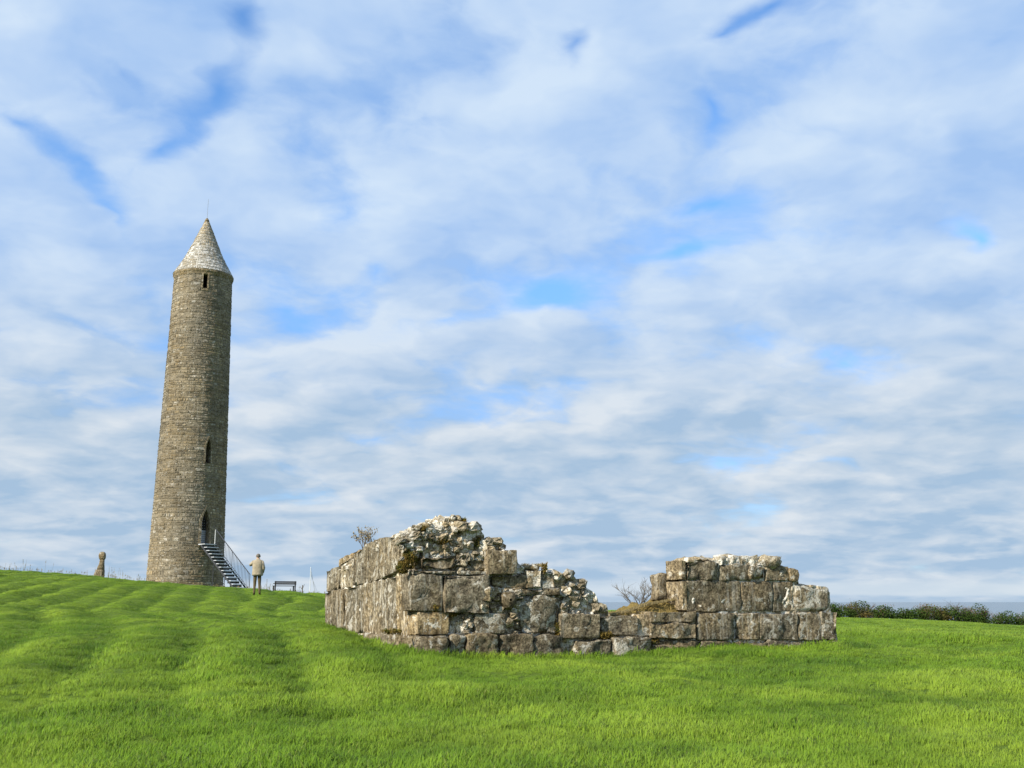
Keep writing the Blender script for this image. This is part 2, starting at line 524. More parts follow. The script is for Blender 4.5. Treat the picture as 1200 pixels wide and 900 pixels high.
def height(x, y, detail=True):
    x = np.asarray(x, float); y = np.asarray(y, float)
    xs, ys = np.clip(x, -140, 140), np.clip(y, -60, 150)
    r2 = (xs[..., None] / 50 - _xy[:, 0]) ** 2 + (ys[..., None] / 50 - _xy[:, 1]) ** 2
    z = tps(r2) @ _sol[:_n] + _sol[_n] + _sol[_n + 1] * xs / 50 + _sol[_n + 2] * ys / 50
    # away from the field the island drops under the lake
    d = np.maximum(np.maximum(np.abs(x) - 95, y - 108), -y - 45)
    z = z - sstep(0, 60, d) * 7 - sstep(20, 260, d) * 14
    z = np.maximum(z, -18)
    if detail:
        near = 1 - sstep(70, 120, np.hypot(x, y))
        hill, s1, lay_ = swathes(x, y)
        z = z + near * (hill * 0.088 * (1 - .55 * sstep(34, 52, y)) * s1 + (1 - hill) * 0.045 * s1)
        z = z + near * (0.05 * vnoise(x * .35, y * .35, 2) + (1 - .5 * hill) * (0.06 * vnoise(x * 1.1, y * 1.1, 5) + 0.03 * vnoise(x * 2.6, y * 2.6, 6)))
    return z

def swathes(x, y):
    """mown swathes running up the slope, about 1.8 m apart, fading out towards the level field"""
    hill = sstep(2.5, -1.8, x + 0.06 * y) * (.35 + .65 * sstep(9, 14, y))
    q = x * .972 + y * .235 + 1.9 * vnoise(x * .06, y * .06, 3.1) + .22 * vnoise(x * .3, y * .16, 5.5)
    ph = q * 2 * np.pi / 1.32
    mod = np.clip(.95 + .55 * vnoise(x * .16, y * .06, 2.2) + .35 * vnoise(x * .5, y * .2, 7.2), .25, 1.5)
    sw = (np.sin(ph) + .42 * np.sin(2 * ph + 1.1)) * mod
    fl = vnoise(x * .22 + 3, y * .75, 12.0)
    return hill, hill * sw + (1 - hill) * fl, hill * np.cos(ph + .5) * mod + (1 - hill) * fl

def gz(x, y):
    return float(height(np.array([x]), np.array([y]))[0])

def spread(inner0, inner1, step, outer, grow=1.18):
    mid = list(np.arange(inner0, inner1 + step * .5, step))
    a, s = mid[-1], step
    hi = []
    while a < outer:
        s *= grow; a += s; hi.append(a)
    a, s = mid[0], step
    lo_ = []
    while a > -outer:
        s *= grow; a -= s; lo_.append(a)
    return np.array(lo_[::-1] + mid + hi)

M['ground'], T, o = new_mat('field_turf')
geo = T.n('ShaderNodeNewGeometry')
n1 = T.noise(geo.outputs['Position'], 0.35, 5, 0.6)
n2 = T.noise(geo.outputs['Position'], 9.0, 5, 0.7)
n3 = T.noise(geo.outputs['Position'], 60.0, 4, 0.7)
c = T.ramp(T.m('ADD', T.m('MULTIPLY', n1.outputs[0], .4), T.m('MULTIPLY', n2.outputs[0], .6)), [(.35, (0.095, 0.170, 0.014)), (.65, (0.18, 0.275, 0.026))])
principled(T, o, c, 0.9, 0.15, normal=bump(T, T.m('ADD', n2.outputs[0], n3.outputs[0]), 1.0, 0.12))

gx = spread(-42, 34, 0.25, 9000)
gy = spread(4, 98, 0.28, 9000)
XX, YY = np.meshgrid(gx, gy)
ZZ = height(XX.ravel(), YY.ravel())
nx_, ny_ = len(gx), len(gy)
idx = np.arange(nx_ * ny_).reshape(ny_, nx_)
quads = np.stack([idx[:-1, :-1], idx[:-1, 1:], idx[1:, 1:], idx[1:, :-1]], -1).reshape(-1, 4)
def fast_mesh(name, co, faces, mat):
    me = bpy.data.meshes.new(name)
    k = faces.shape[1]
    me.vertices.add(len(co)); me.vertices.foreach_set('co', np.ascontiguousarray(co, np.float32).ravel())
    me.loops.add(faces.size); me.loops.foreach_set('vertex_index', faces.astype(np.int32).ravel())
    me.polygons.add(len(faces))
    me.polygons.foreach_set('loop_start', np.arange(0, faces.size, k, dtype=np.int32))
    me.update(calc_edges=True)
    me.validate()
    me.materials.append(mat)
    return me
gme = fast_mesh('ground', np.c_[XX.ravel(), YY.ravel(), ZZ], quads, M['ground'])
gme.shade_smooth()
ground = bpy.data.objects.new('ground', gme)
COL.objects.link(ground)
tag(ground, 'sloping green field of lush turf with mown ridges', kind='structure')

# lake
M['lake'], T, o = new_mat('lake_water')
geo = T.n('ShaderNodeNewGeometry')
nz = T.noise(T.v('MULTIPLY', geo.outputs['Position'], (0.4, 1.0, 1.0)), 0.6, 4, 0.6)
principled(T, o, (0.06, 0.085, 0.10), 0.18, 0.5, normal=bump(T, nz.outputs[0], 0.12, 0.2))
lk = mesh_obj('lake', [(-20000, -20000, LAKE), (20000, -20000, LAKE), (20000, 40000, LAKE), (-20000, 40000, LAKE)], [(0, 1, 2, 3)], M['lake'])
tag(lk, 'calm grey blue lake beyond the hedge', kind='structure')

# ------------------------------------------------------------------ round tower
TY = 67.1
tb = at(216.5, 686.5, TY)
TX, TZ = tb.x, gz(tb.x, TY) - 0.05
view_az = math.atan2(-TX, TY)               # tower -> camera, measured from -Y towards +X
tower = empty('round_tower', (TX, TY, TZ))
tag(tower, 'tall tapering round stone tower with white streaked conical cap', 'tower')
def tz(py):                                  # height above tower base of a point on the camera-facing side
    sx, sz = slope(230, py)
    return EYE + sz * (TY - 1.9) - TZ
H_TOP = tz(317)
H_APEX = EYE + slope(243, 256)[1] * TY - TZ
R0, R1 = 2.32, 1.84
def trad(z):
    return R0 + (R1 - R0) * z / H_TOP
def pol(a, r, z):
    """angle a: 0 = towards the camera, positive to the camera's right"""
    t = view_az + a
    return Vector((math.sin(t) * r, -math.cos(t) * r, z))

# openings: centre angle, sill, width, straight height, total height, frame width
OPEN = [dict(a=R(27), z0=tz(637), w=0.52, hs=1.25, h=2.10, fr=0.15, door=True),
        dict(a=R(26), z0=tz(542), w=0.34, hs=0.95, h=1.55, fr=0.11, door=False),
        dict(a=R(4), z0=tz(337), w=0.27, hs=0.98, h=0.98, fr=0.10, door=False)]
def half_w(o_, z, extra):
    """half width (m) of an opening grown by extra at height z, or 0"""
    dz_ = z - o_['z0']
    if dz_ < -extra * .5 or dz_ > o_['h'] + extra:
        return 0.0
    if dz_ <= o_['hs'] or o_['h'] == o_['hs']:
        return o_['w'] / 2 + extra
    t = (dz_ - o_['hs']) / (o_['h'] + extra - o_['hs'])
    return (o_['w'] / 2 + extra) * (1 - t ** 1.6)

rnd = random.Random(11)
def course_stone(a0, a1, z0, z1, proud, rfun, back=0.10, jit=0.012):
    """one wall stone: curved front in two facets, worn arrises"""
    bv = min(0.026, (z1 - z0) * .16)
    vs = []
    am = (a0 + a1) / 2
    zs = [z0, z1]
    for a in (a0, am, a1):
        for z in zs:
            vs.append(pol(a, rfun(z) - back, z))
    da = bv / rfun(z0)
    for a in (a0 + da, am, a1 - da):
        for z in (z0 + bv, z1 - bv):
            pr = proud + rnd.uniform(-jit, jit)
            vs.append(pol(a + rnd.uniform(-.3, .3) * da, rfun(z) + pr, z + rnd.uniform(-.25, .25) * bv))
    f = [(6, 8, 9, 7), (8, 10, 11, 9), (0, 2, 8, 6), (2, 4, 10, 8), (7, 9, 3, 1), (9, 11, 5, 3), (0, 6, 7, 1), (10, 4, 5, 11)]
    return vs, f

bulk = MB()
single = []
z = -0.35
ci = 0
while z < H_TOP - 0.02:
    ch = rnd.choice((0.09, 0.12, 0.14, 0.16, 0.18, 0.20, 0.24))
    if z < 1.2: ch *= 1.15
    z1 = min(z + ch, H_TOP)
    a = -math.pi + rnd.uniform(0, .2)
    aend = a + 2 * math.pi
    while a < aend - 1e-4:
        wd = rnd.choice((0.2, 0.3, 0.42, 0.55, 0.7, 0.95)) * rnd.uniform(.8, 1.2) * (1.15 if z < 1.5 else 1.0)
        a1 = min(a + wd / trad(z), aend)
        if aend - a1 < 0.09: a1 = aend
        segs = [(a, a1)]
        zm = (z + z1) / 2
        for op in OPEN:
            hw = half_w(op, zm, op['fr'] * 0.92) / trad(zm)
            if hw > 0:
                lo_, hi_ = op['a'] - hw, op['a'] + hw
                ns = []
                for s0, s1 in segs:
                    if s1 <= lo_ or s0 >= hi_: ns.append((s0, s1))
                    else:
                        if s0 < lo_: ns.append((s0, lo_))
                        if s1 > hi_: ns.append((hi_, s1))
                segs = ns
        for s0, s1 in segs:
            if (s1 - s0) * trad(z) < 0.07: continue
            g = 0.003
            bx_ = rnd.gauss(1.0, 0.13)
            # broad weather patches, darker ochre and grey
            amid = (s0 + s1) / 2
            pat = float(fbm(amid * 2.1 + 4, z * .33, 2.0, 3))
            br = max(0.55, min(1.5, bx_ * (1.0 + 0.32 * pat) * (1.08 if z < 6 else 0.95)))
            pale = max(0, rnd.gauss(0.05, 0.16)) + (0.25 if rnd.random() < 0.07 else 0)
            warm = max(0.0, min(0.9, 0.22 + 0.35 * float(fbm(amid * 1.3, z * .2, 9.0, 2)) + rnd.uniform(-.15, .2)))
            tint = (br, warm, pale, 0.6)
            vs, fs = course_stone(s0 + g, s1 - g, z + .003, z1 - .003, rnd.uniform(-.010, .012), trad)
            if -1.25 < amid < 1.25 and len(single) < 300 and z > 0.02:
                single.append((vs, fs, tint))
            else:
                bulk.add(vs, fs, tint)
        a = a1
    z = z1
for vs, fs, tint in single:
    mesh_obj('stone', vs, fs, M['tower'], tower, False, tint)
tag(bulk.build('stone_courses', M['tower'], tower), kind='stuff')
# mortar core with the openings left out
NA, NZ = 240, 200
cv = [pol(-math.pi + 2 * math.pi * i / NA, trad(-0.4 + (H_TOP + .4) * j / NZ) - 0.022, -0.4 + (H_TOP + .4) * j / NZ) for j in range(NZ + 1) for i in range(NA)]
cf = []
for j in range(NZ):
    for i in range(NA):
        am = -math.pi + 2 * math.pi * (i + .5) / NA
        zm = -0.4 + (H_TOP + .4) * (j + .5) / NZ
        if any(abs(am - op['a']) * trad(zm) < half_w(op, zm, op['fr'] * .5) for op in OPEN):
            continue
        cf.append((j * NA + i, j * NA + (i + 1) % NA, (j + 1) * NA + (i + 1) % NA, (j + 1) * NA + i))
mesh_obj('mortar', cv, cf, M['mortar'], tower)

def outline(w, hs, h, n=7):
    """pointed or square opening outline from bottom left over the head to bottom right, (t, z)"""
    if h <= hs:
        return [(-w / 2, 0), (-w / 2, h), (w / 2, h), (w / 2, 0)]
    L = [(-w / 2, 0), (-w / 2, hs)]
    for i in range(1, n):
        t = i / n
        L.append((-(w / 2) * (1 - t ** 1.6), hs + (h - hs) * t))
    return L + [(0, h)] + [(-x, zz) for x, zz in reversed(L)]
for op in OPEN:
    w, hs, h, fr = op['w'], op['hs'], op['h'], op['fr']
    inn = outline(w, hs, h)
    sq = h <= hs
    outr = outline(w + 2 * fr, hs + (fr if sq else 0), h + fr * (1.0 if sq else 1.5))
    t_ = view_az + op['a']
    er, et = Vector((math.sin(t_), -math.cos(t_), 0)), Vector((math.cos(t_), math.sin(t_), 0))
    def P3(t, zz, dr):
        return et * t + er * (trad(op['z0'] + zz) + dr - t * t / (2 * trad(op['z0']))) + Vector((0, 0, op['z0'] + zz))
    n = len(inn)
    # dressed surround, one stone after the other up each jamb
    pieces = []
    for i in range(n - 1):
        k = max(1, int(round(math.dist(inn[i], inn[i + 1]) / 0.32)))
        for q in range(k):
            l = lambda A, B, u: (A[0] + (B[0] - A[0]) * u, A[1] + (B[1] - A[1]) * u)
            pieces.append((l(inn[i], inn[i + 1], q / k), l(inn[i], inn[i + 1], (q + 1) / k), l(outr[i], outr[i + 1], q / k), l(outr[i], outr[i + 1], (q + 1) / k)))
    pieces.append(((-w / 2, 0), (w / 2, 0), (-w / 2 - fr, -0.14), (w / 2 + fr, -0.14)))
    frame = mesh_obj('door_surround' if op['door'] else 'window_surround', [P3(*p, -.01) for p in outr] + [P3(*p, -.01) for p in inn] + [P3(*p, -.75) for p in inn],
                     [(i, i + 1, n + i + 1, n + i) for i in range(n - 1)] + [(n + i, n + i + 1, 2 * n + i + 1, 2 * n + i) for i in range(n - 1)] + [(n, 2 * n - 1, 3 * n - 1, 2 * n)],
                     M['tower'], tower, False, (0.95, 0.3, 0.1, 0.2))
    for A, B, C_, D in pieces:
        cx = sum(p[0] for p in (A, B, C_, D)) / 4; cz = sum(p[1] for p in (A, B, C_, D)) / 4
        sh = lambda p, s: (cx + (p[0] - cx) * s, cz + (p[1] - cz) * s)
        vs = [P3(*sh(p, .985), -.05) for p in (A, B, D, C_)] + [P3(*sh(p, .93), .024) for p in (A, B, D, C_)]
        mesh_obj('surround_stone', vs, [(4, 5, 6, 7), (0, 1, 5, 4), (1, 2, 6, 5), (2, 3, 7, 6), (3, 0, 4, 7)], M['tower'], frame, False, (rnd.uniform(.85, 1.2), .4, .15, .2))
    if op['door']:
        d = MB()
        inn2 = outline(w * 0.98, hs, h * .99)
        d.add([P3(*p, -.42) for p in inn2], [tuple(range(len(inn2)))])
        leaf = d.build('door', M['dark'], tower)
        k = MB()
        for zz in np.arange(0.08, 0.85, 0.13):
            k.add([P3(-w * .45, zz, -.40), P3(w * .45, zz, -.40), P3(w * .45, zz + .115, -.40), P3(-w * .45, zz + .115, -.40)], [(0, 1, 2, 3)])
        k.build('kick_plate', M['steel'], leaf)
        s_ = MB()
        for zz in np.arange(0.95, 1.75, 0.16):
            for xx in (-.12, 0, .12):
                s_.add([P3(xx - .018, zz, -.385), P3(xx + .018, zz, -.385), P3(xx + .018, zz + .036, -.385), P3(xx - .018, zz + .036, -.385)], [(0, 1, 2, 3)])
        tag(s_.build('stud', M['steel'], leaf), kind='stuff')

# conical cap with its cornice
cor = MB()
prof = [(R1 - .02, H_TOP - .20), (R1 + .02, H_TOP - .16), (R1 + .05, H_TOP - .02), (R1 + .085, H_TOP + .06), (R1 + .07, H_TOP + .20), (R1 - .1, H_TOP + .26)]
NC = 96
cvs = [pol(2 * math.pi * i / NC, r + rnd.uniform(-.008, .008), zz) for r, zz in prof for i in range(NC)]
cfs = [(j * NC + i, j * NC + (i + 1) % NC, (j + 1) * NC + (i + 1) % NC, (j + 1) * NC + i) for j in range(len(prof) - 1) for i in range(NC)]
mesh_obj('cornice', cvs, cfs, M['tower'], tower, False, (0.95, 0.6, 0.02, 0.5))
CZ0 = H_TOP + .16
CH = H_APEX - CZ0
def crad(zz):
    t = max(0, min(1, (zz - CZ0) / CH))
    return 0.05 + (R1 + .06) * (1 - t) * (1 - 0.10 * math.sin(math.pi * t))
capm = MB()
zz = CZ0
while zz < H_APEX - .12:
    hgt = rnd.uniform(.17, .26)
    z1 = min(zz + hgt, H_APEX - .1)
    a = rnd.uniform(0, .5)
    ae = a + 2 * math.pi
    while a < ae - 1e-4:
        a1 = min(a + rnd.uniform(.25, .6) / max(crad(zz), .12), ae)
        t = (zz - CZ0) / CH
        aw = ((a + a1) / 2 + math.pi) % (2 * math.pi) - math.pi
        wh = 0.95 - 1.15 * t + 0.45 * float(fbm(aw * 1.5, zz * .6, 3, 3)) + (0.35 if 0.28 < t < .45 else 0)
        capm.add(*course_stone(a + .005, a1 - .005, zz + .002, z1 - .002, rnd.uniform(-.008, .010), crad), (rnd.uniform(.90, 1.05), max(0, .5 - wh * .5), max(0, wh) * .48, 0.9))
        a = a1
    zz = z1
tag(capm.build('cap_stones', M['cap'], tower), kind='stuff')
ccv = [pol(2 * math.pi * i / 64, max(.02, crad(CZ0 + CH * j / 12) - .03), CZ0 + CH * j / 12) for j in range(13) for i in range(64)]
ccf = [(j * 64 + i, j * 64 + (i + 1) % 64, (j + 1) * 64 + (i + 1) % 64, (j + 1) * 64 + i) for j in range(12) for i in range(64)]
mesh_obj('cap_mortar', ccv, ccf, M['lime'], tower)
mb = MB().tube([(0, 0, H_APEX - .25), (0, 0, H_APEX - .1), (0, 0, H_APEX + .02)], [.17, .12, .04], 10, tint=(.8, .6, 0, 0))
mb.build('finial', M['tower'], tower, True)
MB().tube([(0, 0, H_APEX - .1), (0.01, 0, H_APEX + 1.35)], .014, 5).build('lightning_rod', M['steel'], tower)
# footing course and one leaning stone
ft = MB()
for i in range(58):
    a0 = 2 * math.pi * i / 58
    ft.add(*course_stone(a0 + .006, a0 + 2 * math.pi / 58 - .006, -.4, rnd.uniform(.10, .20), .09 + rnd.uniform(-.03, .04), lambda q: R0, .2), (rnd.uniform(1.0, 1.4), .2, .25, 0))
tag(ft.build('footing_stones', M['tower'], tower), kind='stuff')

# ------------------------------------------------------------------ steel staircase
door = OPEN[0]
dpos = Vector((TX, TY, TZ)) + pol(door['a'], trad(door['z0']) + .02, door['z0'])
sa = view_az + R(36)
sd = Vector((math.sin(sa), -math.cos(sa), 0))
sw = Vector((math.cos(sa), math.sin(sa), 0))     # to the camera's right / away
RUN, NST, WID = 3.35, 14, 0.86
foot_xy = dpos + sd * (RUN + .3)
fz = gz(foot_xy.x, foot_xy.y)
rise = (dpos.z - fz) / NST
stair = empty('steel_staircase', (foot_xy.x, foot_xy.y, fz))
tag(stair, 'open steel staircase with railing leading up to the tower door', 'staircase')
org = Vector((foot_xy.x, foot_xy.y, fz))
Ms = Matrix((sd, sw, Vector((0, 0, 1)))).transposed()
def sp_(run, lat, zz):
    return dpos + sd * run + sw * lat + Vector((0, 0, zz - dpos.z)) - org
for i in range(NST):
    run = .3 + RUN * (i) / NST + .1
    zt = dpos.z - rise * i - .02
    MB().box(sp_(run, 0, zt - .02), (0.15, WID / 2, .02), Ms).build('tread', M['tread'], stair)
    MB().box(sp_(run - .14, 0, zt - .11), (0.006, WID / 2, .06), Ms).build('riser_bar', M['rail'], stair)
for s_ in (-1, 1):
    a, b = sp_(.2, s_ * (WID / 2 + .02), dpos.z - .10), sp_(RUN + .35, s_ * (WID / 2 + .02), fz - .02)
    q = (b - a).normalized()
    up = Vector((0, 0, 1))
    side = q.cross(up).normalized()
    nn = side.cross(q)
    mb = MB()
    vs = [p + side * e * .012 + nn * g * .05 for p in (a, b) for e in (-1, 1) for g in (-1, 1)]
    mb.add(vs, [(0, 1, 3, 2), (4, 6, 7, 5), (0, 4, 5, 1), (2, 3, 7, 6), (0, 2, 6, 4), (1, 5, 7, 3)])
    mb.build('stringer', M['rail'], stair)
MB().box(sp_(.12, 0, dpos.z - .05), (.20, WID / 2, .03), Ms).build('landing', M['tread'], stair)
for run in (1.5, 2.6):
    for s_ in (-1, 1):
        zt = dpos.z - rise * run / RUN * NST - .1
        g = dpos + sd * run + sw * s_ * WID / 2
        MB().tube([sp_(run, s_ * (WID / 2), zt + .1), sp_(run, s_ * (WID / 2), gz(g.x, g.y) - .1)], .022, 6).build('support_leg', M['rail'], stair)
# railing on the far side
lat = WID / 2 + .03
rl = []
for i in range(27):
    run = .35 + (RUN + .1) * i / 26
    zt = dpos.z - (dpos.z - fz) * (run - .2) / (RUN + .15)
    top = zt + 1.02
    rl.append((run, zt, top))
    thick = .022 if i in (0, 13, 26) else .012
    MB().tube([sp_(run, lat, zt - .05), sp_(run, lat, top)], thick, 5).build('post' if thick > .02 else 'baluster', M['rail'] if i else M['white'], stair)
MB().tube([sp_(r_, lat, t_) for r_, _, t_ in (rl[0], rl[-1])], .028, 6).build('handrail', M['rail'], stair)
MB().tube([sp_(r_, lat, z_ + .14) for r_, z_, _ in (rl[0], rl[-1])], .016, 6).build('bottom_rail', M['rail'], stair)
#--PART2--
# ------------------------------------------------------------------ ruined oratory
TH = R(25)
D1 = Vector((math.cos(TH), math.sin(TH), 0))          # along the front wall, to the right
N1 = Vector((-math.sin(TH), math.cos(TH), 0))         # into the front wall
CS = slope(490, 740)
C0 = Vector((CS[0] * 16.0, 16.0, 0))                  # the outer corner
gC = gz(C0.x, C0.y)
ORG = Vector((C0.x, C0.y, gC))
ruin = empty('ruined_oratory', ORG)
tag(ruin, 'roofless ruin of a small church, massive weathered stone blocks and rubble', 'ruin')
SIDE_LEN, FRONT_LEN = 5.2, 7.9

def on_front(px, py, w=0.0):
    """pixel -> (u along the wall, z) on the front face set back by w"""
    sx, sz = slope(px, py)
    c = C0 + N1 * w
    s = (sx * c.y - c.x) / (D1.x - sx * D1.y)
    Y = c.y + s * D1.y
    return s, EYE + sz * Y
def on_side(px, py, w=0.0):
    """pixel -> (u along the side wall, away from the corner, z)"""
    sx, sz = slope(px, py)
    c = C0 + D1 * w
    s = (sx * c.y - c.x) / (N1.x - sx * N1.y)
    Y = c.y + s * N1.y
    return s, EYE + sz * Y
def W_front(u, w, z):
    return C0 + D1 * u + N1 * w + Vector((0, 0, z)) - ORG
def W_side(u, w, z):
    return C0 + N1 * u + D1 * w + Vector((0, 0, z)) - ORG

srnd = random.Random(5)
def block(quad, w0, w1, conv, tint, rad=0.045, rough=0.022, name='stone', mat='ruin', seed=None, flip=False):
    """a weathered block: quad = (u, z) at bottom left, bottom right, top right, top left; w0 front, w1 back"""
    q = [Vector((a, b)) for a, b in quad]
    lw = ((q[1] - q[0]).length + (q[2] - q[3]).length) / 2
    lh = ((q[3] - q[0]).length + (q[2] - q[1]).length) / 2
    ld = w1 - w0
    rad = min(rad, lw * .3, lh * .3, ld * .3)
    def lines(L, step, cap):
        k = max(2, min(cap, int(round(L / step))))
        return [0, rad * .45 / L, rad / L] + [rad / L + (1 - 2 * rad / L) * i / k for i in range(1, k)] + [1 - rad / L, 1 - rad * .45 / L, 1]
    A, B, Cc = lines(lw, .085, 10), lines(lh, .085, 9), lines(ld, .16, 4)
    na, nb, nc = len(A), len(B), len(Cc)
    key, verts, faces = {}, [], []
    def vid(i, j, k):
        kk = (i, j, k)
        if kk not in key:
            key[kk] = len(verts)
            verts.append((A[i], B[j], Cc[k]))
        return key[kk]
    for i in range(na - 1):
        for j in range(nb - 1):
            faces.append((vid(i, j, 0), vid(i + 1, j, 0), vid(i + 1, j + 1, 0), vid(i, j + 1, 0)))
            faces.append((vid(i, j, nc - 1), vid(i, j + 1, nc - 1), vid(i + 1, j + 1, nc - 1), vid(i + 1, j, nc - 1)))
    for i in range(na - 1):
        for k in range(nc - 1):
            faces.append((vid(i, 0, k), vid(i, 0, k + 1), vid(i + 1, 0, k + 1), vid(i + 1, 0, k)))
            faces.append((vid(i, nb - 1, k), vid(i + 1, nb - 1, k), vid(i + 1, nb - 1, k + 1), vid(i, nb - 1, k + 1)))
    for j in range(nb - 1):
        for k in range(nc - 1):
            faces.append((vid(0, j, k), vid(0, j + 1, k), vid(0, j + 1, k + 1), vid(0, j, k + 1)))
            faces.append((vid(na - 1, j, k), vid(na - 1, j, k + 1), vid(na - 1, j + 1, k + 1), vid(na - 1, j + 1, k)))
    V = np.array(verts)
    half = np.array([lw, lh, ld]) / 2
    p = (V - .5) * 2 * half
    inner = half - rad
    qn = np.clip(p, -inner, inner)
    d = p - qn
    ln = np.linalg.norm(d, axis=1, keepdims=True)
    p = qn + np.where(ln > 1e-9, d / np.maximum(ln, 1e-9) * rad, 0)
    nrm = np.where(ln > 1e-9, d / np.maximum(ln, 1e-9), 0)
    sd_ = seed if seed is not None else srnd.uniform(0, 200)
    off = rough * (1.5 * vnoise(p[:, 0] * 3.1 + sd_, p[:, 1] * 3.1, p[:, 2] * 3.1 + sd_) + 0.8 * vnoise(p[:, 0] * 9 + sd_, p[:, 1] * 9, p[:, 2] * 9) + .5 * vnoise(p[:, 0] * 22, p[:, 1] * 22 + sd_, p[:, 2] * 22))
    p = p + nrm * off[:, None] - nrm * rough * .4
    s, t, w = p[:, 0] / lw + .5, p[:, 1] / lh + .5, p[:, 2] / ld + .5
    Q = np.array([tuple(x) for x in q])
    uz = (1 - s)[:, None] * (1 - t)[:, None] * Q[0] + s[:, None] * (1 - t)[:, None] * Q[1] + s[:, None] * t[:, None] * Q[2] + (1 - s)[:, None] * t[:, None] * Q[3]
    ww = w0 + w * ld
    pts = [conv(a, c_, b) for (a, b), c_ in zip(uz, ww)]
    if flip:
        faces = [f[::-1] for f in faces]
    return mesh_obj(name, pts, faces, M[mat], ruin, True, tint)

def fr(x0, x1, yt, yb, proud=0.0, tint=None, depth=0.5, tl=0, tr=0, rad=0.022, rough=0.020, mat='ruin', gap=0.15):
    """front-wall block from the photograph's pixel box; tl / tr lower the top corners; proud > 0 sticks out of the wall"""
    x0 += gap; x1 -= gap; yt += gap * .7; yb -= gap * .7
    q = [on_front(x0, yb, -proud), on_front(x1, yb, -proud), on_front(x1, yt + tr, -proud), on_front(x0, yt + tl, -proud)]
    if tint is None:
        tint = (srnd.uniform(.80, 1.12), srnd.uniform(0, .3), srnd.uniform(0, .25), srnd.uniform(.1, .5))
    return block(q, -proud, -proud + depth, W_front, tint, rad, rough, mat=mat)
def si(x0, x1, yt0, yt1, yb0, yb1, proud=0.0, tint=None, depth=0.5, rad=0.014, gap=0.05, rough=0.016):
    """side-wall block: x0 far edge, x1 near edge, y top/bottom at far and near"""
    x0 += gap; x1 -= gap
    q = [on_side(x1, yb1 - gap, -proud), on_side(x0, yb0 - gap, -proud), on_side(x0, yt0 + gap, -proud), on_side(x1, yt1 + gap, -proud)]
    if tint is None:
        tint = (srnd.uniform(.80, 1.0), srnd.uniform(.0, .25), srnd.uniform(.05, .22), srnd.uniform(.8, 1.0))
    return block(q, -proud, -proud + depth, W_side, tint, rad, rough, flip=True)

GR, TAN, WHT, DRK, BRN = (0.92, .05, .10, .25), (1.25, .55, .12, .3), (1.2, .15, .75, .4), (0.62, .0, .05, .3), (0.80, .55, .0, .2)
# base course
for a in [(489, 528, 744.5, 775, .09, (.72, 0, .35, .1)), (528, 548, 744.5, 775, .08, (.85, 0, .5, .1)), (548.5, 586, 743.5, 776, .10, (.78, .35, .05, .1)), (586, 626, 743, 777, .09, (.62, .1, .08, .1)),
          (626, 663, 744, 777, .08, (.68, .1, .1, .1)), (676, 719, 749.5, 778, .10, (.85, 0, .25, .1)), (720, 767, 747, 780, .16, (.95, .05, .35, .1)), (768, 792, 755, 778, .14, (.9, .2, .2, .1)),
          (769, 822, 749.5, 774, .05, (.85, .3, .1, .1)), (822, 862, 750.5, 774, .07, (.8, .2, .1, .1)), (862, 901, 751, 772, .07, (.72, .3, .05, .1)), (901, 962, 751, 770, .07, (.8, .1, .15, .1)), (962, 983.5, 750.5, 769, .08, (.75, .1, .2, .1))]:
    fr(*a[:5], tint=a[5], rough=.028, rad=.04)
# second course
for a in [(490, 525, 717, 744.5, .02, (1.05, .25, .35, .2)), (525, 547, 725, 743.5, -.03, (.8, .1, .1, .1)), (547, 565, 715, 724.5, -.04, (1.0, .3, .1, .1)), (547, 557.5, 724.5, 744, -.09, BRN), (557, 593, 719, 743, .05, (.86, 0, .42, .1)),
          (610, 656.5, 698, 743.5, .02, (.9, .1, .48, .3)), (657, 704, 719.5, 748.5, .06, (.95, .25, .02, .25)), (704, 748, 721, 744.5, .03, (.84, .0, .22, .2)), (748, 763, 719, 746, -.01, (1.1, .4, .3, .2)),
          (762.5, 817, 716.5, 730, .06, (.95, .25, .10, .3)), (762.5, 817, 730.5, 749, .08, (1.0, .3, .05, .2)), (817.5, 862, 718.5, 750, .04, (.88, .2, .10, .6)), (862, 891, 719, 750.5, .02, (1.0, .5, .30, .6)),
          (891, 936, 718.5, 750.5, .03, (.85, .1, .22, .7)), (936, 963, 718, 750.5, .02, (.88, .2, .25, .6)), (963, 982.5, 716.5, 750.5, .04, (.95, .3, .40, .4))]:
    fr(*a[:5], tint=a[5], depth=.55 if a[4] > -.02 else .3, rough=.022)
# third course, left of the doorway
for a in [(481, 519, 673.5, 716.5, .03, (.90, .15, .10, .55)), (521, 574.5, 673, 719.5, .10, (.88, .05, .06, .2)), (565, 575, 689, 705, .125, (1.3, .45, .25, 0)), (564, 575, 706.5, 714.5, .12, (1.35, .35, .35, 0)),
          (575.5, 617, 674, 689.5, .02, (.85, .15, .22, .3)), (616.5, 635.5, 667.5, 689.5, .05, (1.08, .25, .5, .6)), (636, 652, 668.5, 690, .02, (1.0, .1, .5, .4)), (615, 632, 662.5, 668.5, .0, (1.1, .5, .4, 0)),
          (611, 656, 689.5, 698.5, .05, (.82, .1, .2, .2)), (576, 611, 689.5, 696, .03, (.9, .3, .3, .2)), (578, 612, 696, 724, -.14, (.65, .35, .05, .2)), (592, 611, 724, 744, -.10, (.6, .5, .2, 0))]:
    fr(*a[:5], tint=a[5], rough=.024, depth=.5 if a[4] > -.02 else .25)
